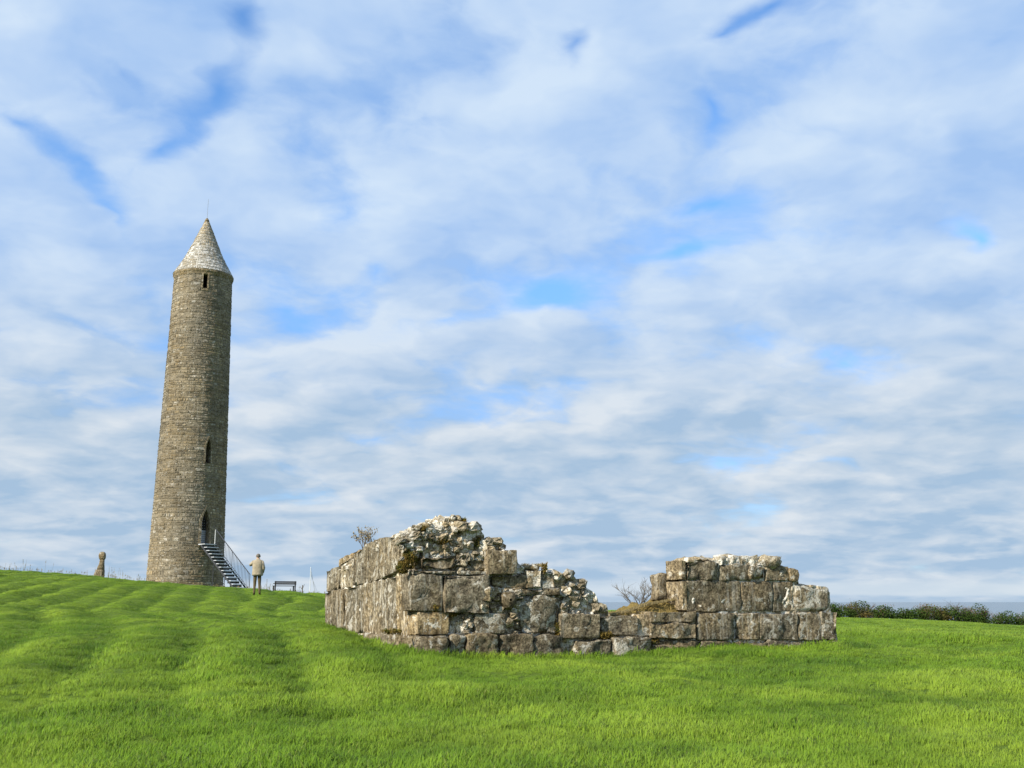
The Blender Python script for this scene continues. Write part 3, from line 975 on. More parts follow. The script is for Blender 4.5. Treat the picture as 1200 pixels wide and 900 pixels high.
# fourth course, left
for a in [(493, 536, 652, 667.5, .05, (.80, .3, .12, .2)), (484, 536, 667.5, 674, .07, (.95, .2, .45, 0)), (552, 571, 655, 670, .0, (.95, .3, .3, .3)), (571.5, 607, 643.5, 673.8, .10, (.98, .45, .18, .5)), (537, 571, 668, 674, .05, (1.0, .2, .5, 0))]:
    fr(*a[:5], tint=a[5], rough=.026)
# round worn stone built into the third course
rb = MB()
u_, z_ = on_front(594, 703, .02)
rv, rf = [], []
for k in range(5):
    for i in range(16):
        t = 2 * math.pi * i / 16
        r_ = (.135, .135, .115, .075, .02)[k] * (1 + .05 * math.sin(3 * t))
        rv.append(W_front(u_ + math.cos(t) * r_, (.12, -.06, -.10, -.12, -.125)[k], z_ + math.sin(t) * r_))
for k in range(4):
    for i in range(16):
        rf.append((k * 16 + i, k * 16 + (i + 1) % 16, k * 16 + 16 + (i + 1) % 16, k * 16 + 16 + i))
mesh_obj('round_stone', rv, rf, M['ruin'], ruin, True, (.62, .1, .05, 0))
# right of the doorway: third and fourth course (first block of each is the jamb, a metre deep)
for a in [(805, 869, 680.5, 717.5, .0, (.82, .1, .06, .5), .5), (869, 906, 681, 717.5, .01, (.86, .15, .12, .6), .6), (906, 931, 681, 717.5, .0, (.9, .15, .12, .6), .6), (931, 975.5, 682.5, 717, .02, (1.0, .1, .45, .3), .6)]:
    fr(*a[:5], tint=a[5], depth=a[6], tr=3.5 if a[0] == 931 else 0, rad=.10 if a[0] == 931 else .03)
for a in [(805, 843, 658.5, 680.5, .02, (.82, .2, .06, .3), .5), (843, 880, 661, 680.5, .0, (.85, .1, .2, .3), .5), (880, 897.5, 663.5, 678.8, .05, (.98, .15, .3, .3), .5), (897.5, 926, 662.5, 680.8, .01, (.92, .15, .2, .3), .5), (926, 936.8, 666.5, 681, .03, (1.0, .3, .1, .2), .5)]:
    fr(*a[:5], tint=a[5], depth=a[6], rough=.028)
for a in [(806, 836, 655, 659.5, .0, (1.0, .5, .3, 0), .5), (835, 856, 651.5, 661.5, -.05, (1.05, .15, .42, 0), .6), (856, 890, 649, 662, -.03, (1.1, .15, .55, 0), .6), (888, 915, 652.5, 663, .0, (1.05, .4, .3, 0), .6)]:
    fr(*a[:5], tint=a[5], depth=a[6], rough=.06, rad=.05, mat='rubble')
# stone standing behind the jamb
q = [on_front(770.5, 704, .52), on_front(800, 704, .52), on_front(800, 673, .52), on_front(770.5, 673, .52)]
block(q, .52, .80, W_front, (.9, .4, .15, .6))
# warmer, brighter face of the jamb: dressed slabs lining the doorway
uj = on_front(805, 700)[0]
for yt, yb, tn in ((655.5, 680.2, (1.10, .50, .15, .3)), (680.8, 716.5, (1.15, .50, .05, .6))):
    z1_, z0_ = on_front(800, yt)[1], on_front(800, yb)[1]
    u0 = uj - .10
    block([(u0, z0_), (uj + .02, z0_), (uj + .02, z1_ - (.02 if yt < 670 else 0)), (u0, z1_)], -.015, .50, W_front, tn, .025, .016)

# side wall
for a in [(380, 402, 694.5, 690, 732, 737, .02), (402, 426, 690, 684, 737, 742, .0), (426, 446, 684.5, 679, 741, 746, .015), (446, 464, 679, 675.5, 745, 747, .0), (464, 481, 675, 673.5, 747, 717, .01), (478, 489.5, 717, 717, 744, 744, .02)]:
    far, near, yt0, yt1, yb0, yb1, pr = a
    tn = (1.30, .6, .05, .25) if far == 478 else ((1.2, .45, .15, .8) if far == 464 else None)
    si(far, near, yt0, yt1, max(yb0, yb1), max(yb0, yb1), pr, tn)
for a in [(382, 398, 669, 662, 694, 691, .0), (398, 413, 661, 651, 691, 687, -.02), (413, 427, 651, 640, 687, 684, .01), (427, 444, 639.5, 630, 684, 679.5, -.01), (444, 467, 631, 628, 679, 668, .03), (467, 481, 630, 640, 674, 673, .0)]:
    si(*a)
si(397, 421, 655, 643, 668, 655, -.22, (1.2, .6, .1, .3), .4)
for a in [(446, 467, 743, 743, 772, 774, .12), (467, 479, 744, 744, 774, 775, .10), (479, 489, 744, 744.5, 776, 776, .07), (424, 446, 740, 742, 768, 771, .10)]:
    si(*a, tint=(.80, .15, .2, .1), rad=.06, rough=.03)

# the other two walls of the ruin, lower courses only
def wall_row(conv, u0, u1, z0, z1, w, tint_b, flip):
    u = u0
    while u < u1 - .2:
        n_ = min(u1, u + srnd.uniform(.6, 1.1))
        block([(u + .01, z0), (n_ - .01, z0), (n_ - .01, z1 + srnd.uniform(-.04, .02)), (u + .01, z1)], w, w + .5, conv, (srnd.uniform(.8, 1.1), .2, .2, .4), flip=flip)
        u = n_
W_back = lambda u, w, z: C0 + D1 * u + N1 * (SIDE_LEN + w) + Vector((0, 0, z)) - ORG
W_end = lambda u, w, z: C0 + D1 * (FRONT_LEN + w) + N1 * u + Vector((0, 0, z)) - ORG
gB = gz(*(C0 + D1 * 4 + N1 * SIDE_LEN).xy)
wall_row(W_back, 0.9, FRONT_LEN, gB - .3, gB + .22, -.6, None, False)
wall_row(W_end, .6, SIDE_LEN - .6, gz(*(C0 + D1 * FRONT_LEN).xy) - .3, gB + .30, -.6, None, True)

# rubble core: one mortared body per stretch of wall, its top following the broken profile
def CE(a, b, c_):
    """craggy relief of broken mortared rubble, -1..1"""
    r_ = 1 - abs(float(vnoise(a * 7, b * 8, c_))) * 2.2
    return .6 * r_ + .7 * float(vnoise(a * 15, b * 17, c_ + 3)) + .4 * float(vnoise(a * 31, b * 33, c_ + 9)) - .1
def core(profile, wa, wb, conv, onf, zb, name='rubble_core', mat='rubble', nu=150, nw=18, flip=False, amp=.055, drop=.05):
    us = np.array([onf(x, y)[0] for x, y in profile]); zs = np.array([onf(x, y)[1] for x, y in profile])
    o_ = np.argsort(us); us, zs = us[o_], zs[o_]
    us = np.maximum(us, .07)
    uu = np.linspace(us[0], us[-1], nu)
    top = np.interp(uu, us, zs) - drop
    nv = 40
    vs, fs = [], []
    ring = []
    for i, u in enumerate(uu):
        col_ = []
        for k in range(nv + 1):
            zc = zb + (top[i] - zb) * k / nv
            e = CE(u, zc, 3.3) * amp
            col_.append((u, wa + e, zc))
        for k in range(1, nw):
            w = wa + (wb - wa) * k / nw
            e = CE(u, w, 7.7) * amp * 1.3
            col_.append((u, w, top[i] + e - .10 * abs(2 * k / nw - 1) ** 3))
        for k in range(nv, -1, -3):
            col_.append((u, wb, zb + (top[i] - .1 - zb) * k / nv))
        ring.append(col_)
    m_ = len(ring[0])
    for c_ in ring:
        vs.extend(conv(*p_) for p_ in c_)
    for i in range(nu - 1):
        for k in range(m_ - 1):
            f = (i * m_ + k, (i + 1) * m_ + k, (i + 1) * m_ + k + 1, i * m_ + k + 1)
            fs.append(f[::-1] if flip else f)
    fs.append(tuple(range(m_)) if not flip else tuple(range(m_ - 1, -1, -1)))
    e0 = (nu - 1) * m_
    fs.append(tuple(range(e0 + m_ - 1, e0 - 1, -1)) if not flip else tuple(range(e0, e0 + m_)))
    mesh_obj(name, vs, fs, M[mat], ruin, False, (1.30, .2, .50, .0))
    return us, zs
LEFT_TOP = [(484, 640), (486, 618), (495, 616), (501, 610), (519, 607.5), (524, 603), (541, 602), (548, 608), (563, 612), (571, 630), (587, 634), (592, 642), (605, 645), (608, 654), (614, 661), (632, 664), (651, 669), (671, 668), (677, 675), (688, 683), (699, 692), (703, 702), (712, 705), (715, 717), (720, 719)]
core(LEFT_TOP, .055, 1.0, W_front, on_front, gC - .1)
RIGHT_TOP = [(806, 659), (836, 654), (856, 651), (890, 653), (914, 656), (916, 665), (935, 668), (937, 682), (970, 685), (974, 692)]
core(RIGHT_TOP, .035, .52, W_front, on_front, gC - .1, drop=.04, amp=.022)
core([(717, 722), (748, 722), (770, 719), (806, 719)], .035, .95, W_front, on_front, gC - .1, drop=.03, amp=.022)
SIDE_TOP = [(383, 671), (398, 662), (413, 652), (427, 640), (444, 631), (463, 623), (484, 618)]
core(SIDE_TOP, .04, .95, W_side, on_side, gC - .1, flip=True, drop=.03, amp=.03)

# rubble stones lodged in the core
def rock(c, size, seed, tint, lod=1):
    """irregular angular pebble / rubble stone"""
    rr = random.Random(seed)
    if lod:
        vs = []
        n1_, n2_ = 7, 5
        vs.append((0, 0, -1))
        for j in range(1, n2_):
            ph = -math.pi / 2 + math.pi * j / n2_
            for i in range(n1_):
                th = 2 * math.pi * (i + .5 * (j % 2)) / n1_
                vs.append((math.cos(ph) * math.cos(th), math.cos(ph) * math.sin(th), math.sin(ph)))
        vs.append((0, 0, 1))
        fs = [(0, 1 + (i + 1) % n1_, 1 + i) for i in range(n1_)]
        for j in range(n2_ - 2):
            for i in range(n1_):
                a, b = 1 + j * n1_ + i, 1 + j * n1_ + (i + 1) % n1_
                fs.append((a, b, b + n1_, a + n1_))
        L = len(vs) - 1
        fs += [(L, L - n1_ + i, L - n1_ + (i + 1) % n1_) for i in range(n1_)]
    e = rr.uniform(.55, .8)
    rot = Quaternion(Vector((rr.gauss(0, 1), rr.gauss(0, 1), rr.gauss(0, 1))).normalized(), rr.uniform(-.5, .5))
    out_ = []
    for x, y, z in vs:
        v = Vector([math.copysign(abs(t) ** e, t) for t in (x, y, z)])
        v *= rr.uniform(.82, 1.1)
        v = Vector((v.x * size[0], v.y * size[1], v.z * size[2]))
        out_.append(rot @ v + Vector(c))
    return out_, fs
def inside(poly, x, y):
    r_ = False
    for i in range(len(poly)):
        (x0, y0), (x1, y1) = poly[i], poly[i - 1]
        if (y0 > y) != (y1 > y) and x < (x1 - x0) * (y - y0) / (y1 - y0) + x0:
            r_ = not r_
    return r_
small = MB()
nbig = 0
def rubble(poly, step, conv, onf, w_rng, pale, big_share=.55, aniso=1.35, skip=0.0):
    global nbig
    xs = [p_[0] for p_ in poly]; ys = [p_[1] for p_ in poly]
    y = min(ys) + step * .4
    while y < max(ys):
        x = min(xs) + srnd.uniform(0, step)
        while x < max(xs):
            sx_ = step * srnd.uniform(.7, 1.5) * aniso
            if inside(poly, x, y) and srnd.random() >= skip:
                u, zc = onf(x, y + srnd.uniform(-.25, .25) * step)
                k = 17.0 / F
                szx, szz = sx_ * k * .60, step * k * srnd.uniform(.5, .85)
                w = srnd.uniform(*w_rng)
                pl = pale * srnd.uniform(.3, 1.4)
                tn = (srnd.uniform(.75, 1.2), srnd.uniform(0, .4), min(1, pl), 0)
                vs, fs = rock(conv(u, w, zc), (szx, srnd.uniform(.08, .14), szz), srnd.random(), tn)
                if srnd.random() < big_share and nbig < 200:
                    mesh_obj('rubble_stone', vs, fs, M['rubble'], ruin, False, tn); nbig += 1
                else:
                    small.add(vs, fs, tn)
            x += sx_
        y += step * .92
rubble([(466, 626), (486, 619), (495, 617), (502, 611), (519, 609), (525, 604), (541, 604), (547, 609), (563, 614), (569, 632), (571, 652), (552, 654), (537, 653), (493, 651), (480, 662), (468, 652)], 5.2, W_front, on_front, (.07, .13), .45, .3, 1.35, .62)
rubble([(468, 627), (486, 620), (495, 618), (502, 612), (519, 610), (525, 605), (541, 605), (547, 610), (562, 615), (569, 632), (571, 652), (552, 654), (537, 653), (493, 651), (480, 656)], 8.5, W_front, on_front, (.06, .13), .55, 1.0, 1.5, .62)
rubble([(536, 652), (552, 654), (552, 668), (536, 668)], 7, W_front, on_front, (.02, .1), .1)
rubble([(571, 633), (587, 635), (591, 643), (572, 643)], 7, W_front, on_front, (.02, .1), .4)
rubble([(651, 671), (671, 670), (676, 677), (687, 685), (697, 693), (701, 703), (711, 706), (714, 718), (656, 719), (656, 700), (652, 690)], 5.4, W_front, on_front, (.06, .12), .4, .3, 1.35, .62)
rubble([(651, 672), (671, 671), (676, 678), (687, 686), (697, 694), (701, 704), (710, 708), (713, 718), (656, 719), (656, 700), (652, 690)], 8.5, W_front, on_front, (.05, .12), .45, 1.0, 1.5, .6)
rubble([(576, 690), (612, 690), (612, 743), (593, 743), (593, 720), (576, 718)], 6.0, W_front, on_front, (.02, .12), .25, .3)
rubble([(544, 712), (560, 716), (556, 744), (547, 744)], 5, W_front, on_front, (.02, .08), .2, .2)
rubble([(656, 743), (680, 748), (676, 760), (662, 760)], 5, W_front, on_front, (.16, .24), .0, .2)
# loose stones over the wall heads, across the full thickness
def crest(profile, conv, onf, w0, w1, n, pale, size=.085):
    global nbig
    us = [onf(*p_)[0] for p_ in profile]; zs = [onf(*p_)[1] for p_ in profile]
    o_ = np.argsort(us); us = np.array(us)[o_]; zs = np.array(zs)[o_]
    for _ in range(n):
        u = srnd.uniform(us[0], us[-1]); w = srnd.uniform(w0, w1)
        zc = float(np.interp(u, us, zs)) - srnd.uniform(.035, .10) - .06 * abs(2 * (w - w0) / (w1 - w0) - 1) ** 2
        s_ = size * srnd.uniform(.55, 1.35)
        tn = (srnd.uniform(.85, 1.25), srnd.uniform(0, .3), min(1, pale * srnd.uniform(.5, 1.4)), 0)
        vs, fs = rock(conv(u, w, zc), (s_ * srnd.uniform(.8, 1.5), s_, s_ * srnd.uniform(.55, .9)), srnd.random(), tn)
        if w < w0 + .3 and nbig < 295:
            mesh_obj('rubble_stone', vs, fs, M['rubble'], ruin, False, tn); nbig += 1
        else:
            small.add(vs, fs, tn)
crest(LEFT_TOP[1:9], W_front, on_front, .05, .95, 120, .6, .06)
crest(LEFT_TOP[9:23], W_front, on_front, .08, .95, 110, .5, .06)
crest(RIGHT_TOP[1:6], W_front, on_front, .05, .5, 90, .6, .06)
crest(SIDE_TOP, W_side, on_side, .15, .9, 240, .5, .05)
crest(SIDE_TOP, W_side, on_side, .02, .14, 130, .5, .04)
tag(small.build('rubble', M['rubble'], ruin), kind='stuff')

# mossy, grassed sill in the doorway
mv, mf = [], []
mnu, mnw = 40, 12
for i in range(mnu):
    px = 713 + (806 - 713) * i / (mnu - 1)
    pyt = np.interp(px, [713, 722, 735, 752, 768, 786, 806], [721, 719, 716, 710, 706, 702.5, 700])
    for k in range(mnw):
        w = .18 + .75 * k / (mnw - 1)
        u, zt = on_front(px, pyt, .5)
        zt += .05 * float(fbm(u * 9, w * 9, 1, 3)) - .10 * (1 - k / (mnw - 1)) ** 2 - (.25 if k in (0, mnw - 1) else 0)
        mv.append(W_front(u, w, zt))
for i in range(mnu - 1):
    for k in range(mnw - 1):
        mf.append((i * mnw + k, (i + 1) * mnw + k, (i + 1) * mnw + k + 1, i * mnw + k + 1))
mesh_obj('mossy_sill', mv, mf, M['moss_ground'], ruin, True)

# cushions of ochre moss in the joints
def blades_tuft(rr, n, rad_, h, wid, lean=.5):
    vs, fs = [], []
    for _ in range(n):
        a = rr.uniform(0, 2 * math.pi); r_ = rad_ * math.sqrt(rr.random())
        b = Vector((math.cos(a) * r_, math.sin(a) * r_, 0))
        az = rr.uniform(0, 2 * math.pi)
        ld = Vector((math.cos(az), math.sin(az), 0))
        sd_ = Vector((-ld.y, ld.x, 0)) * wid * rr.uniform(.7, 1.3)
        hh = h * rr.uniform(.55, 1.15)
        ln = lean * hh * rr.uniform(.2, 1.2)
        p0, p1, p2 = b, b + ld * ln * .35 + Vector((0, 0, hh * .6)), b + ld * ln + Vector((0, 0, hh))
        k = len(vs)
        vs += [p0 - sd_, p0 + sd_, p1 + sd_ * .7, p1 - sd_ * .7, p2]
        fs += [(k, k + 1, k + 2, k + 3), (k + 3, k + 2, k + 4)]
    return vs, fs
def moss(px, py, rx, ry, n, w=-.06, mat='moss', name='moss_clump', h=.035):
    mb = MB()
    for _ in range(n):
        a = srnd.uniform(0, 2 * math.pi); r_ = math.sqrt(srnd.random())
        u, zc = on_front(px + rx * r_ * math.cos(a), py + ry * r_ * math.sin(a), w)
        vs, fs = blades_tuft(srnd, 5, .02, h, .008, 1.2)
        c_ = W_front(u, w + srnd.uniform(0, .05) + .06 * r_, zc)
        rot = Quaternion(Vector((1, 0, 0)), R(srnd.uniform(20, 75)))
        mb.add([rot @ v + c_ for v in vs], fs)
    mb.build(name, M[mat], ruin)
for a in [(483, 655, 9, 12, 260, -.02), (474, 665, 7, 8, 150, -.04), (547, 660, 9, 8, 160, .0), (519.5, 700, 3, 18, 140, -.04), (512, 712, 8, 5, 80, -.06), (572, 668, 8, 5, 90, -.02), (560, 636, 6, 8, 60, .0),
          (600, 726, 9, 14, 150, .03), (530, 720, 8, 4, 60, -.05), (553, 735, 4, 9, 70, .02), (655, 738, 3, 10, 60, -.04), (712, 745, 14, 4, 110, -.06), (462, 741, 12, 2.5, 60, -.10), (770, 752, 5, 4, 40, -.06), (645, 694, 6, 3, 40, -.03),
          (640, 668, 3, 8, 40, -.03), (497, 620, 4, 4, 40, .0), (545, 611, 4, 3, 30, .0), (520, 634, 10, 4, 70, .0)]:
    moss(*a)
# dry grass growing on the wall heads and the sill
def tufts_on(conv, onf, px0, px1, fy, n, w0, w1, h, mat, name):
    mb = MB()
    for _ in range(n):
        px = srnd.uniform(px0, px1)
        w = srnd.uniform(w0, w1)
        u, zc = onf(px, fy(px), w)
        vs, fs = blades_tuft(srnd, 6, .03, h, .005, .9)
        c_ = conv(u, w, zc - .005)
        mb.add([v + c_ for v in vs], fs)
    mb.build(name, M[mat], ruin)
tufts_on(W_front, on_front, 715, 800, lambda p_: np.interp(p_, [713, 722, 735, 752, 768, 786, 806], [722, 720, 717, 711, 707.5, 704, 702]), 900, .2, .8, .045, 'straw', 'dry_grass')
tufts_on(W_front, on_front, 888, 914, lambda p_: 654.5, 60, .2, .6, .05, 'straw', 'dry_grass')
tufts_on(W_front, on_front, 612, 640, lambda p_: 664, 50, .15, .5, .06, 'straw', 'dry_grass')

# ------------------------------------------------------------------ bare shrubs
def shrub(name, base, h, spread_, seed, label, group=None, leaf_mat=None, leaf_n=0, leaf_s=.03, thick=.02, stems=4, cat='shrub', levels=3, leaf_w=1.0, kids=4):
    rr = random.Random(seed)
    root = empty(name, base)
    tag(root, label, cat, group)
    wood = MB()
    tips = []
    def grow(p, d, L, r_, lev):
        pts, rads = [p], [r_]
        q = p.copy(); dd = d.copy()
        n = 3
        for i in range(n):
            dd = (dd + Vector((rr.gauss(0, .16), rr.gauss(0, .16), rr.gauss(0.03, .08)))).normalized()
            q = q + dd * L / n
            pts.append(q.copy()); rads.append(r_ * (1 - .6 * (i + 1) / n))
        wood.tube(pts, rads, 4 if lev > 0 else 5, cap=False)
        tips.append(q); tips.append(pts[2])
        if lev < levels:
            for _ in range(kids if lev < 2 else 3):  # side shoots
                t = rr.uniform(.3, 1)
                s_ = pts[0].lerp(pts[-1], t) if t < 1 else pts[-1]
                s_ = pts[min(3, int(t * 3) + 0)].lerp(pts[min(3, int(t * 3) + 1)], (t * 3) % 1)
                az = rr.uniform(0, 2 * math.pi)
                side = Vector((math.cos(az), math.sin(az), rr.uniform(-.1, .5))) * spread_
                grow(s_, (dd + side).normalized(), L * rr.uniform(.45, .7), r_ * .5, lev + 1)
    for _ in range(stems):
        az = rr.uniform(0, 2 * math.pi)
        grow(Vector((0, 0, -.05)), Vector((math.cos(az) * .5 * spread_, math.sin(az) * .5 * spread_, 1)).normalized(), h * rr.uniform(.5, .7), thick * rr.uniform(.7, 1), 0)
    wood.build('stem', M['bark'], root)
    if leaf_mat:
        lf = MB()
        for _ in range(leaf_n):
            c_ = rr.choice(tips) + Vector((rr.gauss(0, leaf_s), rr.gauss(0, leaf_s), rr.gauss(0, leaf_s))) * leaf_w
            a = Vector((rr.gauss(0, 1), rr.gauss(0, 1), rr.gauss(0, 1))).normalized()
            b = a.orthogonal().normalized()
            s_ = leaf_s * rr.uniform(.6, 1.2)
            lf.add([c_ - a * s_, c_ + b * s_ * .6, c_ + a * s_, c_ - b * s_ * .6], [(0, 1, 2, 3)])
        tag(lf.build('leaves', M[leaf_mat], root), kind='stuff')
    return root
u_, z_ = on_side(426, 640, .45)
b_ = C0 + N1 * u_ + D1 * .45
shrub('wall_shrub', (b_.x, b_.y, z_ - .05), .50, .62, 3, 'small dry leaved shrub sprouting from the top of the ruin wall', leaf_mat='dryleaf', leaf_n=460, leaf_s=.018, thick=.009, stems=5, levels=2)
p_ = at(747, 715, 60)
shrub('bare_tree', (p_.x, 60, gz(p_.x, 60) - .05), 2.35, .95, 8, 'small leafless tree seen through the gap in the ruin', thick=.05, stems=4, levels=3, cat='tree', kids=5)

# ------------------------------------------------------------------ hedge and trees by the shore
def leaf_cloud(mb, c, r3, n, size, rr):
    for _ in range(n):
        d = Vector((rr.gauss(0, 1), rr.gauss(0, 1), rr.gauss(0, 1))).normalized() * (rr.random() ** .4)
        q = Vector((c[0] + d.x * r3[0], c[1] + d.y * r3[1], c[2] + d.z * r3[2]))
        a = Vector((rr.gauss(0, 1), rr.gauss(0, 1), rr.gauss(0, 1))).normalized()
        b = a.orthogonal().normalized()
        s_ = size * rr.uniform(.6, 1.4)
        mb.add([q - a * s_, q + b * s_ * .55, q + a * s_, q - b * s_ * .55], [(0, 1, 2, 3)])
hr = random.Random(21)
def hx(px):
    return slope(px, 730)[0] * HEDGE_Y
hedge = empty('hedge', (hx(1090), HEDGE_Y, gz(hx(1090), HEDGE_Y)))
tag(hedge, 'long dark green and brown hedge along the far edge of the field', 'hedge')
lv, st = MB(), MB()
px = 800
while px < 1420:
    X = hx(px); Y = HEDGE_Y + hr.uniform(-.5, .9)
    g = gz(X, Y)
    hh = hr.uniform(.50, 1.0) * (1.2 if 1080 < px < 1190 and hr.random() < .4 else 1)
    o3 = Vector((X, Y, g)) - hedge.location
    leaf_cloud(lv, o3 + Vector((0, 0, hh * .85)), (1.0, .8, hh), 800, .075, hr)
    for _ in range(2):
        st.tube([o3 + Vector((hr.uniform(-.4, .4), 0, -.1)), o3 + Vector((hr.uniform(-.5, .5), hr.uniform(-.3, .3), hh * 1.3))], [.05, .01], 4)
    px += hr.uniform(8, 13)
lv.build('foliage', M['hedge'], hedge)
st.build('stem', M['bark'], hedge)
TREES = [(984, 704.5, 'bare'), (996, 701.5, 'bare'), (1013, 703, 'bare'), (1031, 706.5, 'brown'), (1062, 707, 'bare'), (1081, 706, 'brown'), (1099, 706.5, 'brown'), (1119, 701.5, 'bare'), (1133, 708, 'brown'), (1146, 708.5, 'brown'), (1173, 713, 'bare'), (1200, 714, 'brown')]
LAB = {'bare': 'leafless grey tree rising above the far hedge', 'brown': 'brown withered shrub rising above the far hedge'}
LAB2 = {984: 'leafless grey tree just past the end of the ruin wall', 1119: 'tallest leafless grey tree among brown shrubs over the hedge'}
for i, (px, py, kd) in enumerate(TREES):
    Y = HEDGE_Y + hr.uniform(1.2, 3.0)
    tp = at(px, py, Y)
    g = gz(tp.x, Y)
    shrub('bare_tree' if kd == 'bare' else 'withered_shrub', (tp.x, Y, g - .1), (tp.z - g) * .88, .9, 40 + i, LAB2.get(px, LAB[kd]), 'leafless trees over the hedge' if kd == 'bare' else 'withered shrubs over the hedge',
          'brownleaf' if kd == 'brown' else 'twig', 1500 if kd == 'brown' else 700, .06 if kd == 'brown' else .035, .09, 6, 'tree' if kd == 'bare' else 'shrub', 3, 2.6)

# ------------------------------------------------------------------ broken cross shaft
cb = at(116, 676, 62)
cz_ = gz(cb.x, 62)
shaft = empty('stone_shaft', (cb.x, 62, cz_))
tag(shaft, 'broken carved stone cross shaft with a knobbed head on the hill', 'stone shaft')
def lathe_rect(mb, rows, seed, seg=4):
    vs, fs = [], []
    n = 16
    for cx, cy, hx_, hy_, zz in rows:
        for i in range(n):
            t = 2 * math.pi * i / n
            c_, s_ = math.cos(t), math.sin(t)
            e = .55
            x = math.copysign(abs(c_) ** e, c_) * hx_; y = math.copysign(abs(s_) ** e, s_) * hy_
            k = 1 + .07 * float(vnoise(x * 5 + seed, y * 5, zz * 6))
            vs.append((cx + x * k, cy + y * k, zz))
    for j in range(len(rows) - 1):
        for i in range(n):
            fs.append((j * n + i, j * n + (i + 1) % n, (j + 1) * n + (i + 1) % n, (j + 1) * n + i))
    fs.append(tuple((len(rows) - 1) * n + i for i in range(n)))
    fs.append(tuple(range(n - 1, -1, -1)))
    mb.add(vs, fs, (.85, .3, .0, .4))
HS = at(117, 646.5, 62).z - cz_
mb = MB(); lathe_rect(mb, [(0, 0, .34, .24, -.2), (-.02, 0, .30, .22, HS * .12), (.03, 0, .24, .2, HS * .30), (.04, 0, .22, .18, HS * .36)], 2); mb.build('base', M['ruin'], shaft, True)
mb = MB(); lathe_rect(mb, [(.06, 0, .20, .16, HS * .34), (.07, 0, .18, .15, HS * .45), (.10, 0, .14, .13, HS * .56), (.11, 0, .12, .12, HS * .72)], 3); mb.build('shaft', M['ruin'], shaft, True)
mb = MB(); lathe_rect(mb, [(.11, 0, .12, .12, HS * .71), (.11, 0, .17, .15, HS * .77), (.10, 0, .19, .16, HS * .86), (.10, 0, .17, .14, HS * .94), (.09, 0, .10, .09, HS * .99), (.09, 0, .03, .03, HS)], 4); mb.build('head', M['ruin'], shaft, True)

# ------------------------------------------------------------------ bench
bb = at(333, 694, 60)
bench = empty('park_bench', (bb.x, 60, gz(bb.x, 60) - .04), R(24))
tag(bench, 'dark slatted bench on the crest of the hill', 'bench')
for s_ in (-.55, .55):
    MB().box((s_, .20, .20), (.03, .03, .24)).build('leg', M['bench'], bench)
    MB().box((s_, -.22, .20), (.03, .03, .24)).build('leg', M['bench'], bench)
    MB().box((s_, -.23, .57), (.03, .025, .14)).build('back_post', M['bench'], bench)
    MB().box((s_, .0, .58), (.03, .24, .02)).build('armrest', M['bench'], bench)
    MB().box((s_, -.01, .02), (.06, .30, .03)).build('foot_block', M['white'], bench)
for y in (-.16, -.05, .06, .17):
    MB().box((0, y, .45), (.60, .045, .018)).build('seat_slat', M['bench'], bench)
for zz in (.56, .66):
    MB().box((0, -.26, zz), (.60, .015, .042)).build('back_slat', M['bench'], bench)

# ------------------------------------------------------------------ pole with stays, small post, path-side weeds
pb = at(363, 696, 64)
pole = empty('stayed_pole', (pb.x, 64, gz(pb.x, 64)))
tag(pole, 'thin pale pole with sloping stay wires beyond the bench', 'pole')
ph = at(363, 664.5, 64).z - gz(pb.x, 64)
MB().tube([(0, 0, -.2), (0, 0, ph)], [.022, .016], 6).build('mast', M['white'], pole)
for k, ex in enumerate((.32, .40, .55)):
    MB().tube([(0, 0, ph * (1 - .12 * k)), (ex, .1, gz(pb.x + ex, 64.1) - gz(pb.x, 64) - .05)], .008, 4).build('stay_wire', M['steel'], pole)
pp = at(354, 696, 62)
post = empty('short_post', (pp.x, 62, gz(pp.x, 62)))
tag(post, 'short dark forked post sticking up between bench and pole', 'post')
MB().tube([(0, 0, -.1), (0.01, 0, .55)], [.035, .025], 6).build('shaft', M['bark'], post)
MB().tube([(0, 0, .30), (-.14, 0, .48)], [.02, .01], 5).build('branch', M['bark'], post)
MB().tube([(0, 0, .32), (.12, 0, .60)], [.02, .01], 5).build('branch', M['bark'], post)

# dry weeds along the crest
wr = random.Random(3)
wd = MB()
def weed(X, Y, h):
    g = gz(X, Y)
    az = wr.uniform(0, 6.28)
    l = wr.uniform(.05, .25) * h
    tip = Vector((X + math.cos(az) * l, Y, g + h))
    wd.tube([(X, Y, g - .05), tip], [.006, .003], 3, cap=False)
    for _ in range(4):
        t = wr.uniform(.55, 1)
        c_ = Vector((X, Y, g)).lerp(tip, t)
        a = Vector((wr.gauss(0, 1), wr.gauss(0, 1), wr.gauss(0, 1))).normalized() * wr.uniform(.015, .045)
        b = a.orthogonal() * .4
        wd.add([c_ - a, c_ + b, c_ + a, c_ - b], [(0, 1, 2, 3)])
spots = [(px, 0) for px in [3, 6, 16, 28, 33, 60, 78, 108, 124, 126, 128, 137, 140, 143, 156, 160, 306, 309, 312, 313, 315, 316, 319, 345, 348, 352]]
for px, _ in spots:
    for _ in range(3):
        p_ = at(px + wr.uniform(-1.5, 1.5), 690, 61.5)
        weed(p_.x, 60.5 + wr.uniform(0, 2), wr.choice((.25, .35, .45, .7)))
for _ in range(260):
    p_ = at(wr.uniform(-20, 385), 690, 61)
    weed(p_.x, 60 + wr.uniform(0, 3), wr.uniform(.12, .26))
tag(wd.build('dry_weeds', M['straw']), 'dry stalky weeds along the crest of the hill', 'weeds', kind='stuff')

# ------------------------------------------------------------------ the visitor
pf = at(300.5, 696.5, 46)
PZ = gz(pf.x, 46)
person = empty('person', (pf.x, 46, PZ), R(8))
tag(person, 'person in tan jacket and dark olive trousers standing below the tower stairs', 'person')
